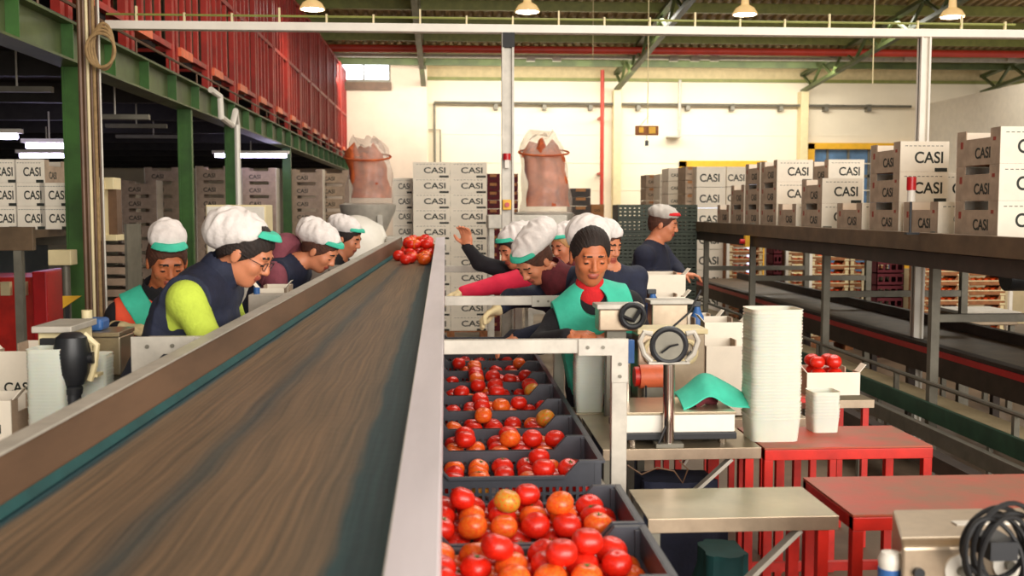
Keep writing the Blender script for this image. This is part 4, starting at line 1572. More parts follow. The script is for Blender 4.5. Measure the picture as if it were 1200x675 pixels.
# replace long-side print for the wall: handled by side lettering
# stacks under the platform
st = [(118, 134, 16.6, 214), (142, 165, 15.5, 207), (170, 200, 16.0, 188), (230, 266, 15.5, 192), (284, 326, 16.1, 190), (340, 362, 16.6, 193), (372, 394, 17.0, 196)]
for i, (a_, b_, Y, pt) in enumerate(st):
    big_stack(a_, b_, Y, P_z(pt, Y), -PI / 2, 'carton under the platform, %s stack from the left' % NTH[i], 'carton stacks under the platform', skip=SK, w=.5)
# front left cartons on a shelf conveyor
ZS = P_z(267, 7.6)
sh = thing('left_roller_shelf', 'brown roller shelf with white cartons at the far left', 'shelf', (-4, 7.6, 0))
XS0, XS1 = -5.6, -2.62
MB().box(XS0, XS1, 7.0, 8.0, ZS - .05, ZS).build('roller_bed', M['roller'], sh)
MB().box(XS0, XS1, 6.95, 7.0, ZS - .13, ZS + .02).build('side_rail', M['roller'], sh, bevel=.003)
MB().box(XS0, XS1, 8.0, 8.05, ZS - .13, ZS + .02).build('side_rail', M['galvdark'], sh, bevel=.003)
for x in (XS0 + .1, -3.95, XS1 - .1):
    for y in (6.975, 8.025):
        MB().box(x - .025, x + .025, y - .025, y + .025, 0, ZS - .13).build('leg', M['galvdark'], sh)
for i, px_ in enumerate((-14, 16, 48, 76)):
    x = P(px_, 245, Y=7.4).x
    n = (3, 3, 3, 2)[i]
    for k in range(n):
        carton((x, 7.42, ZS + k * .153), 0, 'carton on the left roller shelf, %s column, %s up' % (NTH[i], NTH[k]), 'cartons on the left shelf')
for o in [o for o in COL.objects if o.get('group') == 'cartons on the left shelf']:
    o.scale = (.58, .8, .76)
# ================================================================ BACKGROUND THINGS
# plastic wrapped hoppers
def wrapped(px0, px1, pyt, pyb, Y, lab, seed):
    a_ = P(px0, 245, Y=Y).x; b_ = P(px1, 245, Y=Y).x
    zt, zb_ = P_z(pyt, Y), P_z(pyb, Y)
    cx, r = (a_ + b_) / 2, (b_ - a_) / 2
    t = thing('wrapped_hopper', lab, 'hopper', (cx, Y, 0), 'plastic wrapped hoppers')
    rr = random.Random(seed)

    def bag(rad, z0, z1, nz, jit, fold, m_, nm, taper=.9):
        seg = 40
        vs, fs = [], []
        ph = [rr.uniform(0, 6.28) for _ in range(6)]
        for i in range(nz + 1):
            v = i / nz
            z = z0 + (z1 - z0) * v
            for k in range(seg):
                a = 2 * PI * k / seg
                q = rad * (1 - (1 - taper) * v) * (1 + fold * (math.sin(5 * a + ph[0] + 2 * v) * .5 + math.sin(9 * a + ph[1] - 3 * v) * .3 + math.sin(3 * v * 5 + ph[2] + a) * .35))
                if v > .9: q *= 1 - (v - .9) * 3.0
                vs.append((cx + q * math.cos(a) + .04 * math.sin(3 * v + ph[3]), Y + q * .8 * math.sin(a), z + (.06 * math.sin(3 * a + ph[4]) + .03 * math.sin(7 * a)) * (v > .8) * v))
        for i in range(nz):
            for k in range(seg):
                k2 = (k + 1) % seg
                fs.append((i * seg + k, i * seg + k2, (i + 1) * seg + k2, (i + 1) * seg + k))
        fs.append(tuple(range(seg - 1, -1, -1))); fs.append(tuple(nz * seg + k for k in range(seg)))
        return MB().add(vs, fs).build(nm, m_, t, True)
    bag(r * .78, zb_ + .08, zt - .1, 10, 0, .16, M['netting'], 'netting_roll', .9)
    bag(r * .98, zb_, zt, 16, 0, .10, M['film'], 'plastic_film', .8)
    MB().lathe([(r * .5, zb_ - .45), (r * 1.1, zb_ - .08), (r * 1.15, zb_), (r * .9, zb_ + .02)], (cx, Y, 0), 24).build('hopper_pan', M['galv'], t, True)
    pts = [(cx + r * .95 * math.cos(2 * PI * k / 24), Y + r * .75 * math.sin(2 * PI * k / 24), zt - .18 + .05 * math.sin(2 * PI * k / 24)) for k in range(24)]
    MB().tube(pts, .012, 6, closed=True).build('orange_hoop', M['netting'], t, True)
    for x in (cx - r * .55, cx + r * .55):
        for y in (Y - .25, Y + .25):
            MB().bar((x, y, 0), (x, y, zb_ - .12), .06).build('leg', M['galv'], t)
    MB().box(cx - r * .6, cx + r * .6, Y - .28, Y + .28, .5, .56).build('cross_shelf', M['galv'], t)
    return t


wrapped(402, 460, 166, 240, 12.6, 'wrapped orange bundle in clear plastic, left of the tall white carton wall', 1)
wrapped(606, 668, 160, 250, 12.6, 'wrapped orange bundle in clear plastic, right of the centre post', 4)

# pale feeder machine between the first hopper and the workers
q = P(418, 262, Y=10.8)
t = thing('feeder_machine', 'pale domed feeder machine left of the belt end', 'machine', (q.x, 10.8, 0))
MB().lathe([(.30, .7), (.34, .95), (.34, 1.35), (.26, 1.55), (.1, 1.64), (.02, 1.66)], (q.x, 10.8, 0), 28).build('dome', M['white'], t, True)
for k in range(3):
    a_ = 2.1 * k + .4
    MB().bar((q.x + .25 * math.cos(a_), 10.8 + .25 * math.sin(a_), 0), (q.x + .25 * math.cos(a_), 10.8 + .25 * math.sin(a_), .72), .05).build('leg', M['galv'], t)
MB().box(q.x + .3, q.x + .55, 10.6, 11.0, .6, 1.45).build('side_box', M['galv'], t, bevel=.01)
for x in (q.x + .32, q.x + .52): MB().box(x - .02, x + .02, 10.62, 10.66, 0, .6).build('leg', M['galv'], t)

# dark green crate stacks behind the man with the navy jacket
xa = P(724, 245, Y=12.2).x; xb_ = P(818, 245, Y=12.2).x
cg = thing('stacking_crate', '', 'crate')
W_ = (xb_ - xa) / 2 - .006
b = MB()
w2 = W_ / 2
for y in (-.2, .192):
    for z0, z1 in ((0, .03), (.042, .072), (.084, .114), (.126, .16)): b.box(-w2, w2, y, y + .008, z0, z1)
    for k in range(9):
        x = -w2 + (W_ - .02) * k / 8
        b.box(x, x + .02, y + .001, y + .007, 0, .16)
for x in (-w2, w2 - .008): b.box(x, x + .008, -.2, .2, 0, .16)
b.box(-w2, w2, -.2, .2, 0, .006)
b.build('crate_body', M['crategreen'], cg, world=False)
kids(cg)
first = True
for i in range(2):
    for k in range(11):
        loc = (xa + W_ / 2 + i * (W_ + .006), 12.4, k * .161)
        lab = 'dark green stacking crate, %s column behind the man in navy, %s from the floor' % (('left', 'right')[i], NTH[k])
        if first:
            cg.location = loc; cg['label'] = lab; cg['group'] = 'dark green crate stacks'; first = False
        else:
            dup(cg, loc, label=lab)

# carton stacks against the back wall, right of centre
def wall_cartons(px0, px1, Y, pt, lab, grp, m_='carton', hh=.2, pb=245):
    xa = P(px0, 245, Y=Y).x; xb_ = P(px1, 245, Y=Y).x
    z = 0; k = 0
    zt = P_z(pt, Y)
    n = int(round(zt / hh))
    hh = zt / n
    for k in range(n):
        b = MB().box(xa, xb_, Y, Y + .5, k * hh, (k + 1) * hh - .006)
        mm = [M[m_], M['ink'], M['kraft']]
        b.use(1); wd_ = xb_ - xa
        vs, fs = TXT
        s_ = min(1.0, wd_ / .36) * hh / .2
        b.add([(xa + wd_ * .45 + x * s_, Y - z_ - .001, k * hh + hh * .42 + y * s_) for x, y, z_ in vs], fs)
        b.use(2).box(xa + wd_ * .25, xb_ - wd_ * .25, Y - .002, Y, (k + 1) * hh - .05, (k + 1) * hh - .01) if m_ != 'carton' else None
        tag(b.build('closed_carton', mm), '%s, %s from the floor' % (lab, NTH[min(k, 15)]), 'carton', grp)


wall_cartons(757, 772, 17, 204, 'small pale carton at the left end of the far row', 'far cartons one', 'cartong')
wall_cartons(773, 781, 16.5, 203, 'narrow pale carton in the far row beside the left one', 'far cartons two')
wall_cartons(783, 800, 16, 196, 'white carton right of the narrow one in the far row', 'far cartons three')
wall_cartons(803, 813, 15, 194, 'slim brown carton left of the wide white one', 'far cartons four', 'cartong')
wall_cartons(816, 850, 14.8, 194, 'wide white printed carton below the left yellow frame', 'far cartons five', hh=.3)
wall_cartons(851, 876, 15.2, 194, 'wide white carton beside the upper conveyor end', 'far cartons six', hh=.3)
wall_cartons(570, 586, 15, 203, 'dark red and brown carton left of the centre post', 'dark cartons left of the post', 'maroon', hh=.12)
wall_cartons(601, 607, 15, 203, 'dark brown carton just right of the centre post', 'dark cartons right of the post', 'maroon', hh=.12)
wall_cartons(669, 692, 15, 220, 'dark carton with pale gaps right of the wrapped bundle', 'dark cartons right of the bundle', 'rollerdark', hh=.13)
wall_cartons(693, 708, 15.5, 239, 'small reddish carton beside the dark ones', 'small reddish cartons', 'kraft', hh=.16)
# long pale hopper bench below the second bundle
q0, q1 = P(572, 252, Y=11.2), P(665, 268, Y=11.2)
t = thing('pale_counter', 'pale steel counter below the right wrapped bundle', 'counter', ((q0.x + q1.x) / 2, 11.2, 0))
MB().box(q0.x, q1.x, 11.2, 11.8, q1.z, q0.z).build('counter_top', M['galv'], t, bevel=.01)
for x in (q0.x + .04, q1.x - .04):
    for y in (11.25, 11.75): MB().box(x - .025, x + .025, y - .025, y + .025, 0, q1.z).build('leg', M['galv'], t)
# bright slatted panel of daylight behind the conveyor posts (a strip curtain door)
xa = P(822, 300, Y=26).x; xb_ = P(849, 300, Y=26).x

# ================================================================ RIGHT STATION CLUTTER
ZT = .92
def tbox(px0, px1, pyt, Y, zb_, dep, m_, nm, lab, cat, bev=.004, group=None):
    a_ = P(px0, 300, Y=Y); b2 = P(px1, 300, Y=Y); zt = P(px0, pyt, Y=Y).z
    o = MB().box(a_.x, b2.x, Y, Y + dep, zb_, zt).build(nm, m_, bevel=bev)
    return tag(o, lab, cat, group)


# label printers / weighing heads beside the man
def weigher(px0, px1, py0, py1, Y, zb_, lab, dial=True):
    a_ = P(px0, py0, Y=Y); b2 = P(px1, py1, Y=Y)
    t = thing('weighing_machine', lab, 'machine', ((a_.x + b2.x) / 2, Y, zb_), 'weighing machines')
    MB().box(a_.x, b2.x, Y, Y + .12, b2.z, a_.z - .02).build('housing', M['steelb'], t, bevel=.006)
    MB().box(a_.x - .01, b2.x + .03, Y - .01, Y + .13, a_.z - .02, a_.z).build('top_cover', M['galv'], t, bevel=.004)
    if b2.z - zb_ > .02:
        MB().box((a_.x + b2.x) / 2 - .04, (a_.x + b2.x) / 2 + .04, Y + .03, Y + .10, zb_, b2.z).build('pedestal', M['galvdark'], t)
    if dial:
        cx, cz, R = b2.x - .02, (a_.z + b2.z) / 2 + .01, (a_.z - b2.z) * .42
        MB().tube([(cx + R * math.cos(2 * PI * j / 20), Y - .02, cz + R * math.sin(2 * PI * j / 20)) for j in range(20)], .012, 8, closed=True).build('dial_ring', M['black'], t, True)
        MB().tube([(cx - R, Y - .02, cz), (cx, Y - .035, cz - R * .4), (cx + R * .7, Y - .02, cz + R * .6)], .01, 6).build('lever', M['black'], t, True)
        MB().cyl((cx, Y - .012, cz), (cx, Y, cz), R * .8, 18).build('dial_face', M['galvdark'], t, True)
    return t


# table three spans Y 4.95-5.5; machines stand on it and on the far one
t = thing('side_shelf', 'small steel shelf under the weighing machine before the teal apron man', 'shelf', (.68, 4.4, 0))
MB().box(.56, .775, 4.33, 4.5, .82, .84).build('shelf_board', M['steel'], t, bevel=.002)
MB().box(.66, .69, 4.38, 4.41, 0, .82).build('post', M['galvdark'], t)
weigher(702, 746, 357, 388, 4.34, .84, 'steel weighing machine right in front of the man in the teal apron')
weigher(764, 806, 352, 385, 5.15, ZT, 'pale weighing machine right of the teal apron man, one place farther', False)
steel_table(4.36, 4.66, .79, 1.52, .84, 'steel table carrying the motor box behind the black ringed dial', brace=False)
t = thing('motor_box', 'brown grey steel machine box behind the black ringed dial', 'machine', (.95, 4.4, .84))
a_ = P(742, 392, Y=4.40); b2 = P(826, 430, Y=4.40)
MB().box(max(a_.x, .80), b2.x, 4.40, 4.56, .84, a_.z).build('machine_body', M['steelb'], t, bevel=.006)
MB().box(max(a_.x, .80) - .005, b2.x + .01, 4.39, 4.57, a_.z, a_.z + .022).build('cover', M['cream'], t, bevel=.004)
for px_, py_ in ((765, 412), (806, 412)):
    q = P(px_, py_, Y=4.39)
    MB().tube([(q.x + .035 * math.cos(2 * PI * j / 16), 4.385, q.z + .045 * math.sin(2 * PI * j / 16)) for j in range(16)], .010, 8, closed=True).build('handle_ring', M['cream'], t, True)
    MB().cyl((q.x + .01, 4.37, q.z - .01), (q.x + .01, 4.40, q.z - .01), .014, 10).build('knob', M['black'], t, True)
q = P(766, 442, Y=4.2)
t = thing('red_motor', 'orange red motor left of the chrome pole', 'motor', (q.x, 4.2, .84))
MB().cyl((q.x - .055, 4.22, q.z), (q.x + .05, 4.22, q.z), .048, 18).build('motor_body', M['redorange'], t, True)
MB().cyl((q.x - .075, 4.22, q.z), (q.x - .055, 4.22, q.z), .04, 18).build('end_cap', M['red'], t, True)
MB().box(q.x - .04, q.x + .04, 4.19, 4.25, .87, q.z - .04).build('motor_foot', M['galvdark'], t)
for k, (px_, py_, Y) in enumerate(((817, 364, 5.3), (765, 349, 5.45))):
    q = P(px_, py_, Y=Y)
    t = thing('blue_bottle', 'blue cap spray bottle, the %s one on the steel table' % ('right', 'left')[k], 'bottle', (q.x, Y, ZT), 'blue bottles')
    MB().lathe([(.032, ZT), (.034, ZT + .05), (.034, q.z - .03), (.02, q.z - .005), (.014, q.z + .02)], (q.x, Y, 0), 16).build('bottle_body', M['blue'], t, True)
    MB().box(q.x - .03, q.x + .016, Y - .012, Y + .012, q.z + .02, q.z + .045).build('spray_head', M['black'], t, bevel=.003)


def open_box(px0, px1, pyt, pyb, Y, dep, lab, grp=None, fill=None, zb_=None, text=True, flaps=True):
    a_ = P(px0, pyt, Y=Y); b2 = P(px1, pyb, Y=Y)
    z0 = zb_ if zb_ is not None else b2.z
    z1 = a_.z
    t = thing('open_carton', lab, 'carton', ((a_.x + b2.x) / 2, Y, z0), grp)
    th = .006
    w_ = b2.x - a_.x
    MB().box(a_.x, b2.x, Y, Y + th, z0, z1).build('front_panel', M['carton'], t)
    MB().box(a_.x, b2.x, Y + dep - th, Y + dep, z0, z1).build('back_panel', M['carton'], t)
    for x in (a_.x, b2.x - th):
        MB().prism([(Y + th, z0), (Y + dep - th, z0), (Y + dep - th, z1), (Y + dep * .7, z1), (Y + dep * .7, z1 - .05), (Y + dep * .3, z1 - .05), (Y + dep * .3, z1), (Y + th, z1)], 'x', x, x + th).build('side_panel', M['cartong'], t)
    MB().box(a_.x + th, b2.x - th, Y + th, Y + dep - th, z0, z0 + .006).build('base', M['kraft'], t)
    if flaps:
        for x0, dx in ((a_.x, -.03), (b2.x, .03)):
            MB().prism([(x0, z1), (x0 + .004, z1), (x0 + dx + .004, z1 + .035), (x0 + dx, z1 + .035)], 'y', Y + .01, Y + dep * .28).build('corner_flap', M['carton'], t)
    if text:
        vs, fs = TXT
        s_ = min(w_ / .36, (z1 - z0) / .16)
        MB().add([((a_.x + b2.x) / 2 + x * s_, Y - z_ * s_ - .001, (z0 + z1) / 2 + y * s_) for x, y, z_ in vs], fs).build('lettering', M['ink'], t)
    if fill:
        rr = random.Random(int(px0))
        sp = .074
        nx = max(1, int((w_ - .02) / sp)); ny = max(1, int((dep - .02) / sp))
        for i in range(nx):
            for j in range(ny):
                x = a_.x + .01 + sp / 2 + (w_ - .02 - sp) * (i / (nx - 1) if nx > 1 else .5)
                y = Y + .01 + sp / 2 + (dep - .02 - sp) * (j / (ny - 1) if ny > 1 else .5)
                tomato((x, y, z0 + .0065), .036, fill, fill + ' group', kind=rr.choice([0, 1, 2, 3]))
                if z1 - z0 > .1 and i < nx - 1 and j < ny - 1:
                    x += sp / 2; y += sp / 2
                    tomato((x, y, z0 + .0065 + .05), .036, fill, fill + ' group', kind=rr.choice([0, 1, 2, 3]))
                    if z1 - z0 > .1: tomato((x - .01, y - .012, z0 + .0065 + .112), .036, fill, fill + ' group', kind=rr.choice([0, 1, 2]))
    return t


z_ = .845
open_box(946, 1007, 437, 484, 4.87, .26, 'white open carton full of tomatoes on the small red stand', fill='tomato in the white carton on the small red stand', zb_=.845, text=False)
a_ = P(1000, 437, Y=4.86)
steel_table(5.2, 5.6, 1.5, 2.15, .76, 'steel table behind the white carton of tomatoes', brace=False)
open_box(826, 874, 407, 455, 4.30, .04, 'flat white carton side standing behind the teal cloth', zb_=.87, flaps=False) if False else None
steel_table(4.42, 4.78, 1.53, 1.545 + .0, .84, 'x') if False else None
open_box(828, 878, 406, 452, 4.42, .3, 'white open carton behind the teal cloth, left of the tall punnets', zb_=.845, text=False)
open_box(748, 803, 322, 372, 6.3, .34, 'white printed carton in front of the man in the navy jacket', zb_=.95)
open_box(770, 803, 348, 380, 5.75, .3, 'lower white carton before the navy jacket man, nearer one', zb_=.95, text=False)
steel_table(5.7, 6.7, 1.18, 1.7, .945, 'far steel table under the white cartons of the navy jacket man', brace=False)
o = open_box(826, 872, 378, 398, 5.0, .3, 'low white carton with brown rim right of the motor box', zb_=.925, text=False)
tbox(822, 856, 392, 4.96, .922, .03, M['kraft'], 'brown_strip', 'rust brown strip on the front of the low white carton', 'strip') if False else None
q = P(836, 378, Y=5.6)
open_box(800, 842, 372, 385, 5.56, .25, 'white open carton behind the blue bottle', zb_=.945, text=False)

# thin rod and cables beside the nearest gantry frame
q = P(737, 400, Y=4.0)
t = thing('thin_rod_stand', 'thin steel rod stand between the gantry frame and the chrome pole', 'stand', (q.x, 4.02, .87))
MB().cyl((q.x, 4.02, .882), (q.x, 4.02, P(737, 418, Y=4.02).z), .010, 10).build('rod', M['chrome'], t, True)
MB().box(q.x - .035, q.x + .035, 3.99, 4.06, .87, .882).build('foot_plate', M['galvdark'], t)
MB().box(q.x - .012, q.x + .022, 4.0, 4.03, P(737, 425, Y=4.02).z, P(737, 398, Y=4.02).z).build('switch', M['blue'], t, bevel=.002)
q0 = P(757, 450, Y=4.1)
pts = [P(757, 452, Y=4.12), P(757, 470, Y=4.1), P(766, 482, Y=4.0), P(780, 500, Y=3.72), P(772, 520, Y=3.70)]
o = MB().tube(pts, .0045, 6).build('power_cable', M['rubber'], smooth=True)
tag(o, 'thin black cable hanging from the red motor past the chrome pole', 'cable')
pts = [P(735, 545, Y=3.68), P(752, 556, Y=3.66), P(770, 548, Y=3.66), P(790, 552, Y=3.66), P(800, 566, Y=3.66), P(806, 550, Y=3.66), P(796, 540, Y=3.67)]
o = MB().tube(pts, .003, 6).build('loose_wire', M['pipebrown'], smooth=True)
tag(o, 'loose thin wire hanging under the second steel table', 'wire')
# dark tarpaulin bins under the tables
for (x0, x1, y0, y1, z1, m_, lab) in ((.63, 1.08, 3.74, 4.06, .72, 'navy2', 'dark cloth sack under the second steel table'),
                                      (.78, 1.0, 3.2, 3.5, .62, 'tealdark', 'dark teal sack between the two near steel tables')):
    b = MB()
    seg = 32
    vs, fs = [], []
    cx, cy = (x0 + x1) / 2, (y0 + y1) / 2
    for i in range(11):
        v = i / 10
        for k in range(seg):
            a = 2 * PI * k / seg
            q = (1 - .12 * v + .06 * math.sin(6 * a + 4 * v) + .03 * math.sin(11 * a)) * (1 if v < .9 else .8) * .88
            c_, s_ = math.cos(a), math.sin(a)
            vs.append((cx + (x1 - x0) / 2 * q * math.copysign(abs(c_) ** .6, c_), cy + (y1 - y0) / 2 * q * math.copysign(abs(s_) ** .6, s_), z1 * v))
    for i in range(10):
        for k in range(seg):
            k2 = (k + 1) % seg
            fs.append((i * seg + k, i * seg + k2, (i + 1) * seg + k2, (i + 1) * seg + k))
    fs.append(tuple(range(seg - 1, -1, -1))); fs.append(tuple(10 * seg + k for k in range(seg)))
    tag(b.add(vs, fs).build('cloth_sack', M[m_], smooth=True), lab, 'sack')

# ================================================================ LEFT STATIONS
steel_table(3.55, 4.0, -2.0, -1.30, .90, 'stainless table left of the belt, under the black pole machine')
t = thing('pole_machine', 'weighing machine on a black pole left of the belt', 'machine', (-1.4, 3.7, .9))
Y = 3.7
a_ = P(40, 387, Y=Y); b2 = P(75, 435, Y=Y)
MB().box(a_.x, P(80, 400, Y=Y).x, Y + .03, Y + .25, P(60, 440, Y=Y).z, a_.z - .01).build('cream_housing', M['cream'], t, bevel=.005)
MB().box(P(45, 390, Y=Y).x, P(64, 400, Y=Y).x, Y + .005, Y + .03, P(60, 432, Y=Y).z, P(60, 397, Y=Y).z).build('dark_panel', M['black'], t, bevel=.003)
MB().box(a_.x - .01, P(84, 400, Y=Y).x, Y, Y + .27, a_.z - .01, a_.z + .012).build('top_cover', M['galv'], t, bevel=.003)
q = P(88, 418, Y=Y - .05)
MB().cyl((q.x, Y - .08, P(0, 475, Y=Y).z), (q.x, Y - .08, P(0, 440, Y=Y).z), .026, 16).build('black_pole', M['black'], t, True)
MB().lathe([(.03, 0), (.033, .02), (.026, .03), (.033, .04), (.033, .06), (.026, .07)], (q.x, Y - .08, P(0, 458, Y=Y).z), 16).build('pole_collar', M['black'], t, True)
MB().cyl((q.x, Y - .08, .915), (q.x, Y - .08, P(0, 475, Y=Y).z), .022, 14).build('lower_pole', M['galvdark'], t, True)
MB().box(q.x - .06, q.x + .06, Y - .13, Y - .03, .90, .915).build('foot_plate', M['galvdark'], t)
MB().lathe([(.035, -.09), (.055, -.05), (.06, .02), (.05, .07), (.03, .085)], (q.x, Y - .08, q.z), 18).build('black_motor', M['black'], t, True)
q2 = P(110, 412, Y=Y)
b = MB()
b.tube([(q.x + .04, Y - .06, q.z + .06), (q2.x - .01, Y - .06, q2.z + .065), (q2.x + .03, Y - .06, q2.z + .03), (q2.x + .02, Y - .06, q2.z - .04), (q.x + .05, Y - .06, q.z - .08)], .011, 8)
b.build('cream_yoke', M['cream'], t, True)
MB().cyl((q2.x - .02, Y - .08, q2.z - .01), (q2.x + .025, Y - .08, q2.z - .01), .02, 14).build('knob', M['black'], t, True)
MB().box(P(76, 0 + 400, Y=Y).x, P(120, 400, Y=Y).x, Y - .06, Y + .0, P(0, 438, Y=Y).z - .006, P(0, 438, Y=Y).z + .004).build('mount_plate', M['cream'], t)
MB().tube([P(48, 435, Y=Y - .03), P(62, 447, Y=Y - .06), P(76, 452, Y=Y - .06), P(86, 456, Y=Y - .06)], .004, 6).build('cable', M['rubber'], t, True)
a_ = P(98, 395, Y=4.02); b2 = P(142, 440, Y=4.02)
t = thing('brown_machine_box', 'brown steel machine box between the black pole and the woman in orange', 'machine', (-1.3, 4.15, .9))
MB().box(a_.x, b2.x, 4.02, 4.2, b2.z, a_.z).build('machine_body', M['steel'], t, bevel=.006)
MB().box(a_.x - .0, b2.x + .0, 4.01, 4.21, a_.z, a_.z + .018).build('top_cover', M['steel'], t, bevel=.003)
MB().box(a_.x + .02, a_.x + .05, 4.08, 4.14, 0, b2.z).build('leg', M['galvdark'], t)
MB().box(b2.x - .05, b2.x - .02, 4.08, 4.14, 0, b2.z).build('leg', M['galvdark'], t)
t = thing('blue_bottle', 'blue container with a pale cap on the brown machine box', 'bottle', P(112, 386, Y=4.25))
q = P(112, 386, Y=4.1); zq = a_.z + .018
MB().box(q.x - .05, q.x + .04, 4.05, 4.15, zq, zq + .045).build('bottle_body', M['blue'], t, bevel=.012)
MB().cyl((q.x - .03, 4.1, zq + .045), (q.x - .03, 4.1, zq + .075), .02, 12).build('bottle_cap', M['cream'], t, True)
# left punnets and carton
q = P(46, 515, Y=3.6)
zq = .90
punnets(P(37, 480, Y=3.45).x, 3.62, zq, .125, .12, 26, .0112, 'frosted punnet in the left hand stack by the black pole machine', 'left punnet stack', h=.08)
punnets(P(70, 480, Y=3.45).x, 3.80, zq, .11, .11, 22, .0112, 'frosted punnet in the stack right behind the left hand one', 'left rear punnet stack', h=.08)
open_box(-40, 14, 448, 520, 3.56, .2, 'white printed carton cut off at the left edge', zb_=.90, text=True) if False else None
steel_table(4.1, 4.6, -2.75, -1.5, .90, 'stainless table at the far left, under the tomato carton', brace=False)
open_box(-10, 50, 412, 440, 4.13, .35, 'white open carton of tomatoes at the left edge', fill='tomato in the white carton at the left edge', zb_=.90)
tbox(-30, 43, 418, 4.08, .86, .02, M['kraft'], 'brown_board', 'x', 'board') if False else None
t = open_box(-40, 14, 470, 520, 3.56, .2, 'white printed carton standing at the lower left edge', zb_=.90)
# red machine and pole box under the shelf
t = thing('red_machine', 'red machine with pale boxes under the left roller shelf', 'machine', (-4, 8.5, 0))
a_ = P(-40, 325, Y=8.6); b2 = P(52, 352, Y=8.6)
MB().box(a_.x, b2.x, 8.6, 9.2, .5, a_.z).build('machine_body', M['red'], t, bevel=.01)
MB().box(P(40, 318, Y=8.5).x, P(57, 318, Y=8.5).x, 8.45, 9.0, .35, P(0, 318, Y=8.5).z).build('upright_panel', M['redplastic'], t, bevel=.01)
for px_ in (3, 22):
    MB().box(P(px_ - 6, 330, Y=8.5).x, P(px_ + 5, 330, Y=8.5).x, 8.55, 8.6, P(0, 347, Y=8.5).z, P(0, 331, Y=8.5).z).build('pale_box', M['cream'], t)
MB().box(a_.x, P(70, 360, Y=8.2).x, 7.9, 8.1, .55, .62).build('lower_beam', M['red'], t, bevel=.005)
for x in (a_.x + .1, b2.x - .05): MB().box(x - .04, x + .04, 8.65, 8.73, 0, .5).build('leg', M['red'], t)
for x in (a_.x + .1, P(66, 360, Y=8.2).x): MB().box(x - .03, x + .03, 7.95, 8.02, 0, .55).build('leg', M['red'], t)
q = P(70, 303, Y=7.2)
t = thing('pole_box', 'cream box on a grey pole left of the nearest green column', 'box', (q.x, 6.8, 0))
Y = 6.75
q = P(70, 303, Y=Y)
MB().box(P(56, 303, Y=Y).x, P(83, 303, Y=Y).x, Y, Y + .12, P(70, 311, Y=Y).z, P(70, 293, Y=Y).z).build('box', M['cream'], t, bevel=.005)
MB().cyl((P(73, 303, Y=Y).x, Y + .06, 0), (P(73, 303, Y=Y).x, Y + .06, P(70, 311, Y=Y).z), .025, 12).build('pole', M['galvdark'], t, True)
q = P(90, 352, Y=6.7)
t = thing('warning_panel', 'yellow triangular panel at the foot of the nearest green column', 'panel', (q.x, 6.6, 0))
MB().prism([(q.x - .05, q.z + .035), (q.x + .06, q.z + .035), (q.x - .05, q.z - .04)], 'y', 6.6, 6.62).build('panel', M['yellow'], t)
MB().box(q.x - .045, q.x - .02, 6.62, 6.64, 0, q.z + .03).build('stake', M['black'], t)
q = P(112, 290, Y=8.6)
t = thing('tray_rack', 'small grey rack of trays behind the cream cabinet', 'rack', (q.x, 8.7, 0))
x0, x1 = P(120, 290, Y=8.7).x, P(146, 290, Y=8.7).x
for k in range(9):
    z = .75 + .09 * k - .0
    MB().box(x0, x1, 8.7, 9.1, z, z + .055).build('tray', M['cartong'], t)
MB().box(x0 - .02, x0, 8.7, 9.1, 0, 1.6).build('side_frame', M['galvdark'], t)
MB().box(x1, x1 + .02, 8.7, 9.1, 0, 1.6).build('side_frame', M['galvdark'], t)
# white cabinet behind the women
a_ = P(241, 245, Y=7.8); b2 = P(262, 245, Y=7.8)
t = thing('white_cabinet', 'tall cream cabinet behind the woman in the navy vest', 'cabinet', ((a_.x + b2.x) / 2, 7.9, 0))
MB().box(a_.x, b2.x + .3, 7.8, 8.1, .04, P(0, 240, Y=7.8).z).build('cabinet_body', M['cream'], t, bevel=.005)
MB().box(a_.x + .01, b2.x + .29, 7.785, 7.8, .06, P(0, 242, Y=7.8).z).build('door', M['white'], t, bevel=.003)
MB().box(a_.x + .03, a_.x + .045, 7.77, 7.785, 1.0, 1.12).build('handle', M['black'], t)
for x in (a_.x + .02, b2.x + .26): MB().box(x, x + .03, 7.83, 8.07, 0, .04).build('foot', M['black'], t)
# small steel table and cartons between the women and the bracket
steel_table(5.0, 5.8, -1.75, -1.0, .92, 'stainless table behind the woman in the navy vest', brace=False)
open_box(300, 333, 338, 356, 5.2, .3, 'pale carton between the vest woman and the mauve hoodie worker', zb_=.925, text=False)
t = thing('grey_unit', 'pale grey unit with a blue lamp beside the vest woman', 'machine', (-.95, 5.0, .92))
a_ = P(292, 345, Y=5.06); b2 = P(334, 358, Y=5.06)
MB().box(a_.x, b2.x, 5.03, 5.15, .92, a_.z).build('unit_body', M['galv'], t, bevel=.004)
MB().cyl((a_.x + .03, 5.09, a_.z), (a_.x + .03, 5.09, a_.z + .03), .015, 10).build('blue_lamp', M['blue'], t, True)

# pale wrapped load under the far end of the upper conveyor
x0, x1 = P(824, 300, Y=15.2).x, P(848, 300, Y=15.2).x
t = thing('wrapped_load', 'pale blue film wrapped load under the far end of the upper conveyor', 'load', ((x0 + x1) / 2, 15.4, 0))
MB().box(x0, x1, 15.2, 15.6, .12, P(830, 296, Y=15.2).z).build('wrapped_block', M['paleblue'], t, bevel=.02)
MB().box(x0 - .02, x1 + .02, 15.18, 15.62, 0, .12).build('pallet_base', M['wood'], t)
for k in range(5):
    z = .3 + .18 * k
    MB().box(x0 - .003, x1 + .003, 15.196, 15.604, z, z + .012).build('film_fold', M['galv'], t)
# ================================================================ PEOPLE
def V(*a): return np.array(a, dtype=float)


def npv(v): return np.array([v[0], v[1], v[2]], dtype=float)


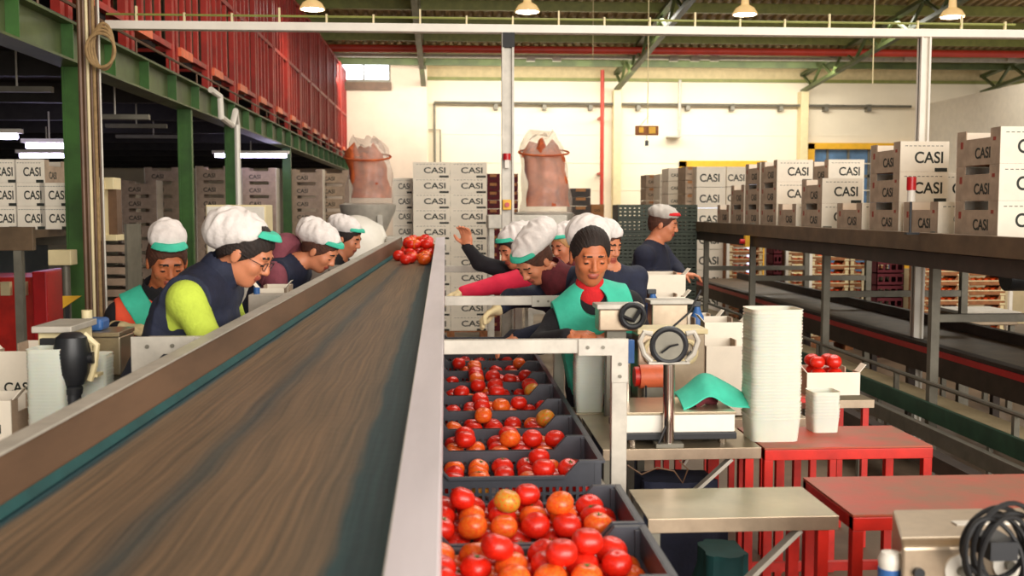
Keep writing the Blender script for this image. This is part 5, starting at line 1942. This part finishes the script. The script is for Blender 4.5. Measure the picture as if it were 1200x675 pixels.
class Prim:
    __slots__ = ('kind', 'a', 'b', 'ra', 'rb', 'R', 'flat', 'tag', 'k', 'op', 'c', 'rad')

    def __init__(s, kind, tag_, k=.02, op='add', **kw):
        s.kind, s.tag, s.k, s.op = kind, tag_, k, op
        s.flat = 1.0; s.R = None
        for n_, v in kw.items(): setattr(s, n_, v)

    def bounds(s, m):
        if s.kind == 'cap':
            r = max(s.ra, s.rb) * max(1, 1) + m
            return np.minimum(s.a, s.b) - r, np.maximum(s.a, s.b) + r
        r = max(s.rad) + m
        return s.c - r, s.c + r

    def d(s, Pn, off=0.0):
        """Pn (...,3)"""
        if s.kind == 'cap':
            a, b = s.a, s.b
            q = Pn - a
            ba = b - a
            if s.R is not None:            # squash along the frame's forward axis (row 1 of R)
                f = s.R[1]
                q = q + (q @ f)[..., None] * f * (1 / s.flat - 1)
                ba = ba + (ba @ f) * f * (1 / s.flat - 1)
            L2 = float(ba @ ba) + 1e-12
            t = np.clip((q @ ba) / L2, 0, 1)
            d = np.sqrt(((q - t[..., None] * ba) ** 2).sum(-1)) - (s.ra + (s.rb - s.ra) * t)
            if s.R is not None: d = d * (.5 + .5 * s.flat)
            return d - off
        q = Pn - s.c
        if s.R is not None: q = q @ s.R.T
        r = np.array(s.rad)
        k0 = np.sqrt(((q / r) ** 2).sum(-1))
        k1 = np.sqrt(((q / r ** 2) ** 2).sum(-1)) + 1e-9
        return np.where(k0 < 1e-6, -r.min(), k0 * (k0 - 1) / k1) - off


def smin(a, b, k):
    h = np.clip(.5 + .5 * (b - a) / k, 0, 1)
    return b + (a - b) * h - k * h * (1 - h)


def sdf_grid(prims, h, off=0.0, region=None, lo=None, hi=None, pad=.03):
    bl = [p.bounds(off) for p in prims if p.op == 'add']
    LO = np.min([b[0] for b in bl], axis=0) - pad
    HI = np.max([b[1] for b in bl], axis=0) + pad
    if lo is not None: LO = np.maximum(LO, lo)
    if hi is not None: HI = np.minimum(HI, hi)
    n = np.ceil((HI - LO) / h).astype(int) + 1
    F = np.full(n, .08, dtype=np.float32)
    for p in prims:
        m = p.k + .02 + off
        a, b = p.bounds(m)
        i0 = np.clip(np.floor((a - LO) / h).astype(int), 0, n)
        i1 = np.clip(np.ceil((b - LO) / h).astype(int) + 1, 0, n)
        if (i1 <= i0).any(): continue
        ax = [LO[j] + h * np.arange(i0[j], i1[j]) for j in range(3)]
        G = np.stack(np.meshgrid(*ax, indexing='ij'), -1)
        dd = p.d(G, off if p.op == 'add' else 0)
        sl = tuple(slice(i0[j], i1[j]) for j in range(3))
        if p.op == 'add':
            F[sl] = smin(F[sl], dd, p.k)
        else:
            F[sl] = -smin(-F[sl], dd, p.k)
    if region is not None:
        ax = [LO[j] + h * np.arange(n[j]) for j in range(3)]
        G = np.stack(np.meshgrid(*ax, indexing='ij'), -1)
        F = np.maximum(F, region(G).astype(np.float32))
    F[0], F[-1], F[:, 0], F[:, -1], F[:, :, 0], F[:, :, -1] = [.05] * 6
    F = np.clip(F, -3 * h, 3 * h) / h
    g = vdb.FloatGrid(3.0)
    g.copyFromArray(F.astype(np.float32), tolerance=0.0)
    pts, quads = g.convertToQuads()
    pts = np.asarray(pts) * h + LO
    return pts, np.asarray(quads)[:, ::-1]


def np_mesh(name, pts, quads, mats, midx=None):
    me = bpy.data.meshes.new(name)
    me.vertices.add(len(pts)); me.vertices.foreach_set('co', pts.astype(np.float32).ravel())
    me.loops.add(len(quads) * 4); me.loops.foreach_set('vertex_index', quads.astype(np.int32).ravel())
    me.polygons.add(len(quads))
    me.polygons.foreach_set('loop_start', np.arange(0, len(quads) * 4, 4, dtype=np.int32))
    me.polygons.foreach_set('use_smooth', np.ones(len(quads), dtype=bool))
    for m_ in mats: me.materials.append(m_)
    if midx is not None: me.polygons.foreach_set('material_index', midx.astype(np.int32))
    me.update(); me.validate()
    return me


def frame_axes(yaw, pitch, roll=0.0):
    """rows: right, forward, up.  yaw 0 faces -Y (the camera), +90 deg faces +X; pitch > 0 looks down"""
    f = V(math.sin(yaw), -math.cos(yaw), 0)
    u = V(0, 0, 1)
    f2 = f * math.cos(pitch) - u * math.sin(pitch)
    u2 = u * math.cos(pitch) + f * math.sin(pitch)
    r = np.cross(f2, u2)
    r3 = r * math.cos(roll) + u2 * math.sin(roll)
    u3 = u2 * math.cos(roll) - r * math.sin(roll)
    return np.array([r3, f2, u3])


def ell(c, rad, tag_, R=None, k=.015, op='add'):
    return Prim('ell', tag_, k=k, op=op, c=np.array(c, float), rad=rad, R=R)


def capp(a, b, ra, rb, tag_, k=.02, R=None, flat=1.0, op='add'):
    return Prim('cap', tag_, k=k, op=op, a=np.array(a, float), b=np.array(b, float), ra=ra, rb=rb, R=R, flat=flat)


def head_prims(H, R, s=1.0, skin='skin'):
    def w(x, y, z): return H + s * (x * R[0] + y * R[1] + z * R[2])
    def e(x, y, z, rx, ry, rz, t=skin, k=.014, op='add'): return ell(w(x, y, z), (rx * s, ry * s, rz * s), t, R, k, op)
    L = [e(0, -.015, .035, .074, .094, .086), e(0, .018, -.025, .060, .068, .082, k=.03),
         e(0, .048, -.088, .028, .026, .024, k=.025), e(0, .012, -.062, .054, .055, .044, k=.02)]
    for sg in (-1, 1):
        L.append(e(sg * .037, .056, -.022, .022, .022, .024, k=.02))
        L.append(e(sg * .077, -.008, -.008, .009, .019, .031, k=.006))
    L.append(capp(w(-.034, .076, .026), w(.034, .076, .026), .011 * s, .011 * s, skin, .014))
    for sg in (-1, 1):
        L.append(e(sg * .031, .096, .003, .017, .014, .010, op='sub', k=.010))
        L.append(e(sg * .030, .073, .001, .0135, .0135, .011, k=.004))
    L.append(capp(w(0, .082, .016), w(0, .099, -.025), .0075 * s, .0120 * s, skin, .010))
    for sg in (-1, 1):
        L.append(e(sg * .012, .091, -.029, .009, .010, .008, k=.006))
    L.append(e(0, .080, -.054, .022, .010, .0055, 'lips', k=.006))
    L.append(e(0, .078, -.062, .018, .010, .0055, 'lips', k=.006))
    return L, w


def hand_prims(W, d, n, left, tag_, s=1.0, curl=.6):
    """W wrist, d fingers direction, n palm facing"""
    d = d / np.linalg.norm(d); n = n - d * (n @ d); n /= np.linalg.norm(n)
    sd = np.cross(d, n) * (1 if left else -1)     # towards the thumb side
    R = np.array([sd, d, n])
    L = [ell(W + d * .048 * s, (.040 * s, .050 * s, .016 * s), tag_, R, .012)]
    for o_, ln in ((.030, .070), (.010, .079), (-.010, .074), (-.029, .057)):
        b = W + d * .082 * s + sd * o_ * s
        d1 = d * math.cos(curl * .6) + n * math.sin(curl * .6)
        d2 = d * math.cos(curl * 1.6) + n * math.sin(curl * 1.6)
        m_ = b + d1 * ln * .5 * s
        e_ = m_ + d2 * ln * .5 * s
        L.append(capp(b, m_, .0098 * s, .0088 * s, tag_, .004)); L.append(capp(m_, e_, .0088 * s, .0075 * s, tag_, .003))
    b = W + d * .028 * s + sd * .030 * s
    m_ = b + (sd * .65 + d * .65 + n * .35) * .042 * s
    e_ = m_ + (sd * .2 + d * .8 + n * .45) * .032 * s
    L.append(capp(b, m_, .013 * s, .0105 * s, tag_, .008)); L.append(capp(m_, e_, .0105 * s, .0085 * s, tag_, .004))
    return L


def person(label, head, yaw, pitch, neck, pelvis, torso_yaw, arms, feet, M_, h=.006, roll=0.0, sh_w=.17, build=1.0,
           cap=None, hair='hair', female=False, garments=(), gloves=(), skin='skin', glasses=False, hs=1.0, turtleneck=None,
           sleeve=None, hl=(.008, .55)):
    """arms: {'L':(elbow, wrist, fingerdir, palm), 'R':...} world positions; M_: tag -> material key"""
    head, neck, pelvis = npv(head), npv(neck), npv(pelvis)
    R = frame_axes(yaw, pitch, roll)
    HP, w = head_prims(head, R, hs, 'skin')
    up = neck - pelvis; Lt = np.linalg.norm(up); up = up / Lt
    f = V(math.sin(torso_yaw), -math.cos(torso_yaw), 0)
    f = f - up * (f @ up); f /= np.linalg.norm(f)
    r = np.cross(f, up)
    TR = np.array([r, f, up])
    bw = build
    TP = []
    chest = pelvis + up * Lt * .70
    waist = pelvis + up * Lt * .30
    TP.append(capp(pelvis, waist, .155 * bw, .135 * bw, 'torso', .04, TR, .68))
    TP.append(capp(waist, chest, .135 * bw, .160 * bw, 'torso', .05, TR, .66))
    TP.append(capp(chest, neck - up * .06, .155 * bw, .085, 'torso', .05, TR, .70))
    shL = neck - up * .085 + r * (-sh_w) ; shR = neck - up * .085 + r * sh_w
    # person's own left is -r when facing f with up (r = f x up points to own right)
    S = {'L': shL, 'R': shR}
    for k_ in 'LR':
        TP.append(capp(neck - up * .045 + (S[k_] - neck) * .25, S[k_], .050, .062 * bw, 'sleeve', .05))
    if female:
        for sg in (-1, 1):
            TP.append(ell(chest + f * .085 + r * sg * .065 - up * .01, (.062, .055, .06), 'torso', TR, .04))
    NK = [capp(head - R[2] * .06 * hs - R[1] * .02, neck - up * .02, .052, .058, 'skin', .03)]
    AP, HA = [], []
    ends = {}
    for k_ in 'LR':
        el, wr, fd, pn = [npv(x) for x in arms[k_]]
        AP.append(capp(S[k_], el, .060 * bw, .047 * bw, 'sleeve', .03))
        AP.append(capp(el, wr, .047 * bw, .034, 'sleeve', .02))
        fdn = fd / np.linalg.norm(fd)
        HA.append(capp(wr - (wr - el) / np.linalg.norm(wr - el) * .01, wr + fdn * .015, .026, .026, 'skin', .012))
        HA += hand_prims(wr, fd, pn, k_ == 'L', 'skin', 1.0, .7)
        ends[k_] = (wr, fd, pn, el)
    LP = []
    for sg, ft in ((-1, feet[0]), (1, feet[1])):
        ft = npv(ft)
        hip = pelvis + r * sg * .085 - V(0, 0, .04)
        ank = ft + V(0, 0, .085)
        kn = (hip + ank) / 2 + f * V(1, 1, 0) * .04
        LP.append(capp(hip, kn, .092 * bw, .064 * bw, 'legs', .04))
        LP.append(capp(kn, ank, .062 * bw, .045, 'legs', .02))
        ff = f * V(1, 1, 0); ff = ff / (np.linalg.norm(ff) + 1e-6)
        LP.append(capp(ft + V(0, 0, .045) - ff * .04, ft + V(0, 0, .038) + ff * .13, .044, .036, 'shoe', .02))
    allp = TP + NK + HP + AP + HA + LP
    pts, quads = sdf_grid(allp, h)
    pts[:, 2] = np.maximum(pts[:, 2], 0.002)
    fc = pts[quads].mean(1)
    tags = list(dict.fromkeys(p.tag for p in allp))
    best = np.full(len(fc), 9.0); idx = np.zeros(len(fc), int)
    for p in allp:
        if p.op != 'add': continue
        a, b = p.bounds(.05)
        sel = np.where(((fc > a) & (fc < b)).all(1))[0]
        if len(sel) == 0: continue
        d = np.abs(p.d(fc[sel])) if p.tag != 'skin' or True else 0
        d = p.d(fc[sel])
        if p.tag == 'lips': d = d - .001
        mm = d < best[sel]
        best[sel[mm]] = d[mm]; idx[sel[mm]] = tags.index(p.tag)
    names = [M_.get(t_, {'torso': M_.get('torso', 'navy'), 'lips': 'lips', 'skin': skin, 'shoe': 'shoe', 'legs': 'jeans', 'sleeve': M_.get('torso', 'navy')}[t_]) for t_ in tags]
    # painted facial features: brows and lashes follow the head
    feat = []
    for sg in (-1, 1):
        feat += [(w(sg * .015, .090, .0285), w(sg * .045, .078, .0265), .0030), (w(sg * .017, .090, -.003), w(sg * .043, .082, -.004), .0030)]
    tags.append('brow'); names.append('hair' if hair != 'blond' else 'brownhair')
    for a, b, rr_ in feat:
        p = capp(a, b, rr_, rr_ * .7, 'brow')
        dd = p.d(fc)
        idx[dd < .0022] = len(tags) - 1
    base = np.array([pelvis[0], pelvis[1], 0.0])
    root = bpy.data.objects.new('person', None)
    COL.objects.link(root); root.location = Vector(base)
    tag(root, label, 'person')

    def child(nm, P_, Q_, mats, mi=None):
        o = bpy.data.objects.new(nm, np_mesh(nm, P_ - base, Q_, mats, mi))
        COL.objects.link(o); o.parent = root
        return o
    child('body', pts, quads, [M[n_] for n_ in names], idx)

    def loc(G, o_, Rm):
        q = G - o_
        return q @ Rm[0], q @ Rm[1], q @ Rm[2]
    skull = [ell(w(0, -.015, .035), (.074 * hs, .094 * hs, .086 * hs), 'x', R), ell(w(0, -.03, -.01), (.070 * hs, .075 * hs, .07 * hs), 'x', R, .03)]
    # hair
    def rh(G):
        x, y, z = loc(G, head, R)
        ln = hl[0] + hl[1] * y + np.minimum(0, y) * .35 + .004 * np.sin(70 * x + 50 * y) + .0025 * np.sin(150 * x - 90 * y)
        ln = ln + .012 * np.exp(-(x / .03) ** 2) * (y > 0) * (y / .08)
        ln = ln - .034 * np.clip((np.abs(x) - .048) / .02, 0, 1) * (y > -.01)
        return np.maximum(ln - z, -(z + .082)) * .8
    P_, Q_ = sdf_grid(skull, h * .7, .007, rh)
    q = P_ - head
    az = np.arctan2(q @ R[0], q @ R[2] + .02)
    P_ = P_ + (q / np.linalg.norm(q, axis=1)[:, None]) * (.0007 * np.sin(az * 46) + .0006 * np.sin(az * 97 + 8 * (q @ R[1] * 10)))[:, None]
    child('hair', P_, Q_, [M[hair]])
    if cap:
        cc, cr, cz, cs = cap['c'], cap['r'], cap.get('cut', .045), cap.get('slope', .35)
        cp = [ell(w(*cc), tuple(v * hs for v in cr), 'x', R, .03)]
        if 'tail' in cap:
            cp.append(ell(w(*cap['tail'][0]), cap['tail'][1], 'x', R, .06))
        def rc(G):
            x, y, z = loc(G, head, R)
            wob = .004 * np.sin(60 * x + 40 * y) + .003 * np.sin(90 * y + 50 * z)
            return (cz + cs * y - z + wob) * .85
        P_, Q_ = sdf_grid(cp, h * .8, .004, rc)
        rs = np.random.RandomState(3)
        q = P_ - head
        wv = .0028 * np.sin(q @ R[0] * 95 + 3 * np.sin(q @ R[1] * 50)) + .0022 * np.sin(q @ R[1] * 120 + q @ R[2] * 60)
        P_ = P_ + ((q) / np.linalg.norm(q, axis=1)[:, None]) * wv[:, None]
        child('cap', P_, Q_, [M[cap.get('m', 'cap')]])
        if cap.get('visor', True):
            vc = cap.get('vc', .0)
            vp = [ell(w(0, .002, .060), (.084 * hs, .108 * hs, .078 * hs), 'x', R)]
            def rv(G):
                x, y, z = loc(G, head, R)
                zz = z - .18 * y
                return np.maximum(np.maximum((cap.get('vz0', .062)) - zz, zz - cap.get('vz1', .086)), .028 - y) * .8
            P_, Q_ = sdf_grid(vp, h * .7, .0, rv)
            child('cap_visor', P_, Q_, [M[cap.get('vm', 'teal')]])
    if glasses:
        for sg in (-1, 1):
            ring = [Vector(w(sg * .032 + .021 * math.cos(t_), .104 - .018 * abs(math.cos(t_)) * .3 - (.006), .0 + .016 * math.sin(t_)) - base) for t_ in [2 * PI * j / 20 for j in range(20)]]
            MB().tube(ring, .0016, 6, closed=True).build('glasses_rim', M['black'], root, True, world=False)
            MB().tube([Vector(w(sg * .053, .094, .003) - base), Vector(w(sg * .078, .05, .006) - base), Vector(w(sg * .083, -.005, .006) - base)], .0016, 6).build('glasses_temple', M['black'], root, True, world=False)
        MB().tube([Vector(w(-.011, .100, .003) - base), Vector(w(.011, .100, .003) - base)], .0014, 6).build('glasses_bridge', M['black'], root, True, world=False)
    if turtleneck:
        a_ = neck + (head - neck) * .28
        P_, Q_ = sdf_grid([capp(neck - up * .055, a_, .084, .062, 'x')], h, .004)
        child('turtleneck', P_, Q_, [M[turtleneck]])
    for gm in garments:
        kind, mk = gm[0], gm[1]
        src = TP
        o_ = gm[2] if len(gm) > 2 else .012

        def reg(G, kind=kind):
            x, y, z = loc(G, neck, TR)
            ax_ = np.abs(x)
            if kind == 'vest':          # open at the shoulders, low neck in front
                nk = .068 - np.sqrt(x ** 2 + (y - .01) ** 2 + (z * .7) ** 2)
                return np.maximum(np.maximum(ax_ - .178 - .1 * np.maximum(0, -z - .2), -z - Lt * .99), nk) * .9
            if kind == 'apron':         # bib with wide neck, thin sides
                neckhole = .060 - np.sqrt(x ** 2 + ((z + .0) * 1.0) ** 2)
                return np.maximum(np.maximum(np.maximum(ax_ - .175, -z - Lt * 1.0), neckhole), -.10 - y) * .9
            if kind == 'strap':         # diagonal sash from the shoulder
                sd_ = np.abs((x + .02) * .75 - (z + .16) * .55) - .045
                return np.maximum(np.maximum(sd_, -z - .42), -y - .02) * .9
            if kind == 'collar':
                return np.maximum(np.sqrt(x ** 2 + y ** 2) - .10, np.maximum(-.075 - z, .060 - np.sqrt(x ** 2 + (y - .01) ** 2)))
            if kind == 'hood':
                return np.maximum(y + .02, -z - .16)
            return np.maximum(-z - Lt * .99, -1)
        extra = []
        if kind == 'lsleeve':
            src = AP[0:2]
            reg = None
        if kind == 'hood':
            extra = [ell(neck - f * .075 + up * .03, (.12, .075, .085), 'x', TR, .04)]
        if kind == 'collar':
            extra = [capp(neck - up * .05, neck + (head - neck) * .22, .078, .074, 'x', .02)]
        P_, Q_ = sdf_grid(src + extra, h, o_, reg)
        if kind == 'vest' and mk == 'navy':
            q = P_ - neck
            P_ = P_ - TR[2] * 0 + TR[1] * 0 + ((q - (q @ up)[:, None] * up) * (.02 * np.abs(np.sin((q @ up) * 42))[:, None]))
        child({'vest': 'padded_vest' if mk == 'navy' else 'sleeveless_top', 'apron': 'apron', 'strap': 'apron_strap', 'collar': 'collar', 'hood': 'hood', 'lsleeve': 'oversleeve'}[kind], P_, Q_, [M[mk]])
    for k_, mk in gloves:
        wr, fd, pn, el = ends[k_]
        G_ = hand_prims(wr, fd, pn, k_ == 'L', 'x', 1.0, .7)
        G_.append(capp(wr - (wr - el) / np.linalg.norm(wr - el) * .05, wr + fd / np.linalg.norm(fd) * .02, .037, .030, 'x', .01))
        P_, Q_ = sdf_grid(G_, h * .8, .003)
        child('glove', P_, Q_, [M[mk]])
    return root


R_ = math.radians


def ft(x, y, dx=.0, dy=.0): return ((x - dx, y - dy, 0), (x + dx, y + dy, 0))


CAPW = dict(c=(0, -.050, .082), r=(.094, .120, .066), cut=.050, slope=.34)
# --- woman A, navy vest and lime sleeves, leaning over the belt from the left
Y = 3.95
hd = P(289, 297, Y=Y); nk = P(252, 322, Y=Y + .01)
person('woman in navy padded vest, lime sleeves, glasses and white cap, bowed over the belt',
       hd, R_(80), R_(30), nk, (-1.12, Y + .06, .98), R_(82),
       {'R': ((-.83, Y - .22, 1.27), (-.83, Y - .14, 1.03), (.1, .3, -1), (1, 0, 0)),
        'L': ((-.84, Y + .30, 1.27), (-.83, Y + .22, 1.04), (.1, -.3, -1), (1, 0, 0))},
       ((-1.12, Y + .17, 0), (-1.12, Y - .05, 0)), {'torso': 'lime', 'sleeve': 'lime'}, h=.0048, build=1.08, sh_w=.165,
       cap=dict(c=(0, -.060, .066), r=(.098, .108, .070), cut=.055, slope=.95, tail=((0, -.118, .020), (.080, .064, .060)), vz0=.082, vz1=.106), hair='hair', female=True,
       garments=(('vest', 'navy', .022), ('collar', 'navy', .006)), glasses=True)
# --- woman B, orange red top with teal apron strap
Y = 4.62
hd = P(196, 307, Y=Y); nk = P(186, 348, Y=Y + .05)
person('woman in orange red top with teal apron and cream glove, looking down',
       hd, R_(24), R_(24), nk, (-1.30, Y + .16, .93), R_(22),
       {'R': (P(126, 388, Y=Y + .10), P(139, 386, Y=Y - .12), (1, -.25, .05), (.1, .2, -1)),
        'L': (P(225, 400, Y=Y + .02), P(214, 410, Y=Y - .2), (-.3, -.8, 0), (0, 0, -1))},
       ((-1.22, Y + .16, 0), (-1.40, Y + .14, 0)), {'torso': 'orange', 'sleeve': 'blackc'}, h=.0055, build=.95, sh_w=.15,
       cap=dict(c=(0, -.03, .105), r=(.076, .086, .072), cut=.082, slope=.05, vz0=.076, vz1=.104), hair='brownhair', female=True, skin='skin2',
       garments=(('vest', 'orange', .016), ('strap', 'teal', .028), ('collar', 'blackc', .004)), gloves=(('R', 'glove'),), hl=(.012, .50))
# --- worker C, mauve hoodie under navy vest
Y = 6.0
hd = P(376, 294, Y=Y); nk = P(344, 306, Y=Y)
person('worker in mauve hoodie under a dark vest, leaning to the belt',
       hd, R_(72), R_(34), nk, (-1.12, Y + .05, .97), R_(78),
       {'R': ((-.90, Y - .24, 1.24), (-.82, Y - .12, 1.03), (.3, .2, -1), (1, 0, 0)),
        'L': ((-.86, Y + .28, 1.24), (-.80, Y + .2, 1.03), (.3, -.2, -1), (1, 0, 0))},
       ((-1.12, Y + .15, 0), (-1.12, Y - .06, 0)), {'torso': 'purple', 'sleeve': 'purple'}, h=.006, build=1.08,
       cap=dict(c=(0, -.050, .080), r=(.098, .122, .066), cut=.050, slope=.75, tail=((0, -.12, .05), (.08, .06, .055))), hair='brownhair',
       garments=(('vest', 'navy', .02), ('hood', 'purple', .012)))
# --- worker D, dark clothes farther along the belt
Y = 7.4
hd = P(407, 280, Y=Y); nk = P(398, 299, Y=Y)
person('worker in black with teal cap visor, farthest on the left side of the belt',
       hd, R_(72), R_(20), nk, (-.98, Y + .05, .92), R_(78),
       {'R': ((-.76, Y - .2, 1.22), (-.66, Y - .1, 1.05), (.3, .2, -1), (1, 0, 0)),
        'L': ((-.74, Y + .26, 1.22), (-.66, Y + .2, 1.05), (.3, -.2, -1), (1, 0, 0))},
       ((-.98, Y + .15, 0), (-.98, Y - .06, 0)), {'torso': 'blackc', 'sleeve': 'blackc'}, h=.008,
       cap=CAPW, hair='hair')
# --- worker E, raising the left hand, right side of the belt
Y = 6.45
hd = P(603, 292, Y=Y); nk = P(622, 308, Y=Y)
person('worker with one black sleeved arm raised, bright pink apron and teal visor',
       hd, R_(-62), R_(22), nk, (.86, Y + .12, .98), R_(-60),
       {'R': (P(562, 308, Y=Y + .02), P(548, 290, Y=Y - .04), (-.12, -.1, 1), (-.6, -1, 0)),
        'L': (P(585, 333, Y=Y - .20), P(544, 343, Y=Y - .25), (-.9, .0, -.2), (0, 0, -1))},
       ((.80, Y + .22, 0), (.92, Y + .06, 0)), {'torso': 'pink', 'sleeve': 'blackc'}, h=.0065,
       cap=dict(c=(0, -.048, .082), r=(.094, .122, .064), cut=.052, slope=.34), hair='hair', garments=(('vest', 'pink', .012), ('lsleeve', 'pink', .008)), gloves=(('L', 'glove'),))
# --- worker F, bowed, navy coat, glove reaching into the crates
Y = 5.35
hd = P(625, 306, Y=Y); nk = P(650, 320, Y=Y + .02)
person('bowed worker in dark navy coat with cream glove reaching into the crates',
       hd, R_(-48), R_(42), nk, (.86, Y + .12, .95), R_(-42),
       {'R': (P(598, 350, Y=Y - .05), P(588, 360, Y=Y - .12), (-.8, -.25, -.35), (0, -.3, -1)),
        'L': (P(648, 385, Y=Y - .25), P(608, 395, Y=Y - .28), (-.8, -.1, -.3), (0, 0, -1))},
       ((.80, Y + .22, 0), (.94, Y + .06, 0)), {'torso': 'navy2', 'sleeve': 'navy2'}, h=.0055,
       cap=dict(c=(0, -.060, .085), r=(.090, .135, .060), cut=.052, slope=.25, tail=((0, -.155, .065), (.07, .07, .045))), hair='brownhair',
       garments=(('collar', 'maroon', .002),), gloves=(('R', 'glove'),))
# --- worker G, behind, fair face
Y = 7.2
hd = P(661, 288, Y=Y); nk = P(668, 308, Y=Y)
person('fair haired worker with teal visor, mostly hidden behind the man in the teal apron',
       hd, R_(-50), R_(18), nk, (.92, Y + .1, .93), R_(-50),
       {'R': (P(650, 340, Y=Y), P(640, 345, Y=Y - .2), (-.6, -.5, 0), (0, 0, -1)),
        'L': (P(690, 345, Y=Y), P(680, 350, Y=Y - .2), (-.4, -.8, 0), (0, 0, -1))},
       ((.86, Y + .15, 0), (.98, Y + .04, 0)), {'torso': 'maroon', 'sleeve': 'maroon'}, h=.008,
       cap=CAPW, hair='blond')
# --- worker I, behind the man, white mask side
Y = 5.95
hd = P(709, 288, Y=Y); nk = P(716, 316, Y=Y)
person('worker in dark jacket just behind the right shoulder of the teal apron man',
       hd, R_(40), R_(14), nk, (.98, Y + .1, .93), R_(25),
       {'R': (P(700, 362, Y=Y), P(712, 372, Y=Y - .2), (.2, -.8, 0), (0, 0, -1)),
        'L': (P(748, 360, Y=Y), P(742, 372, Y=Y - .2), (-.2, -.8, 0), (0, 0, -1))},
       ((1.04, Y + .1, 0), (.90, Y + .1, 0)), {'torso': 'navy', 'sleeve': 'navy'}, h=.0065,
       cap=dict(c=(0, -.03, .078), r=(.092, .112, .070), cut=.048, slope=.30, visor=False), hair='brownhair')
# --- man H, teal apron over black jacket, red turtleneck
Y = 4.72
hd = P(692, 300, Y=Y); nk = P(691, 347, Y=Y + .06)
person('man in teal apron over dark jacket and red turtleneck, looking down at his hands',
       hd, R_(4), R_(17), nk, (.74, Y + .15, .92), R_(2),
       {'R': (P(633, 402, Y=Y - .02), P(664, 394, Y=Y - .25), (.75, -.35, .1), (.2, .2, -1)),
        'L': (P(757, 405, Y=Y + .02), P(714, 397, Y=Y - .18), (-.8, -.2, .0), (-.2, .1, -1))},
       ((.83, Y + .15, 0), (.66, Y + .15, 0)), {'torso': 'blackc', 'sleeve': 'blackc'}, h=.0042, build=1.02, sh_w=.165, hs=1.10,
       cap=dict(c=(0, -.075, .070), r=(.092, .085, .078), cut=.07, slope=1.3, visor=False), hair='hair', skin='skin2', hl=(.022, .56),
       garments=(('apron', 'teal', .030),), turtleneck='redcloth')
# --- man J, far, navy jacket
Y = 7.5
hd = P(778, 263, Y=Y); nk = P(766, 284, Y=Y)
person('man in navy jacket and red fronted grey cap behind a white carton',
       hd, R_(68), R_(12), nk, (1.42, Y + .05, .92), R_(60),
       {'R': (P(752, 325, Y=Y - .1), P(785, 322, Y=Y - .3), (.8, -.1, 0), (0, 0, -1)),
        'L': (P(792, 315, Y=Y + .1), P(800, 322, Y=Y - .05), (.8, -.1, 0), (0, 0, -1))},
       ((1.42, Y + .13, 0), (1.42, Y - .05, 0)), {'torso': 'navy2', 'sleeve': 'navy2'}, h=.0065, build=1.15,
       cap=dict(c=(0, -.02, .075), r=(.088, .105, .06), cut=.045, slope=.25, vm='redcloth', m='capgrey'), hair='brownhair')
for t_ in [o for o in COL.objects if o.name.startswith('person')]:
    pass
# ================================================================ LIGHT
def area(name, loc, rot, sx, sy, e, col):
    ld = bpy.data.lights.new(name, 'AREA')
    ld.shape = 'RECTANGLE'; ld.size = sx; ld.size_y = sy; ld.energy = e; ld.color = col
    o = bpy.data.objects.new(name, ld); COL.objects.link(o)
    o.location = loc; o.rotation_euler = rot
    return o


# soft key light added behind and right of the camera
area('rear_key_light', (3.5, -4.0, 3.2), (math.radians(80), 0, math.radians(6)), 9, 4.5, 920, (1, .95, .88))
# fill lights added under the roof to brighten the hall and back wall
area('roof_fill', (7, 21.5, 5.55), (0, 0, 0), 9, 1.0, 330, (1, .95, .84))
area('roof_fill_far', (3.5, 24.9, 4.9), (math.radians(50), 0, 0), 12, .7, 330, (1, .94, .82))
area('roof_fill_near', (2.8, 8.5, 6.3), (0, 0, 0), 5, 5, 330, (1, .95, .86))
wd = bpy.data.worlds.new('world')
SC.world = wd
wd.use_nodes = True
bg = wd.node_tree.nodes['Background']
bg.inputs[0].default_value = (1.0, .9, .78, 1)
bg.inputs[1].default_value = .75
SC.view_settings.view_transform = 'Standard'
SC.view_settings.look = 'None'
SC.view_settings.gamma = 1
SC.view_settings.use_curve_mapping = False
SC.view_settings.exposure = 0.3
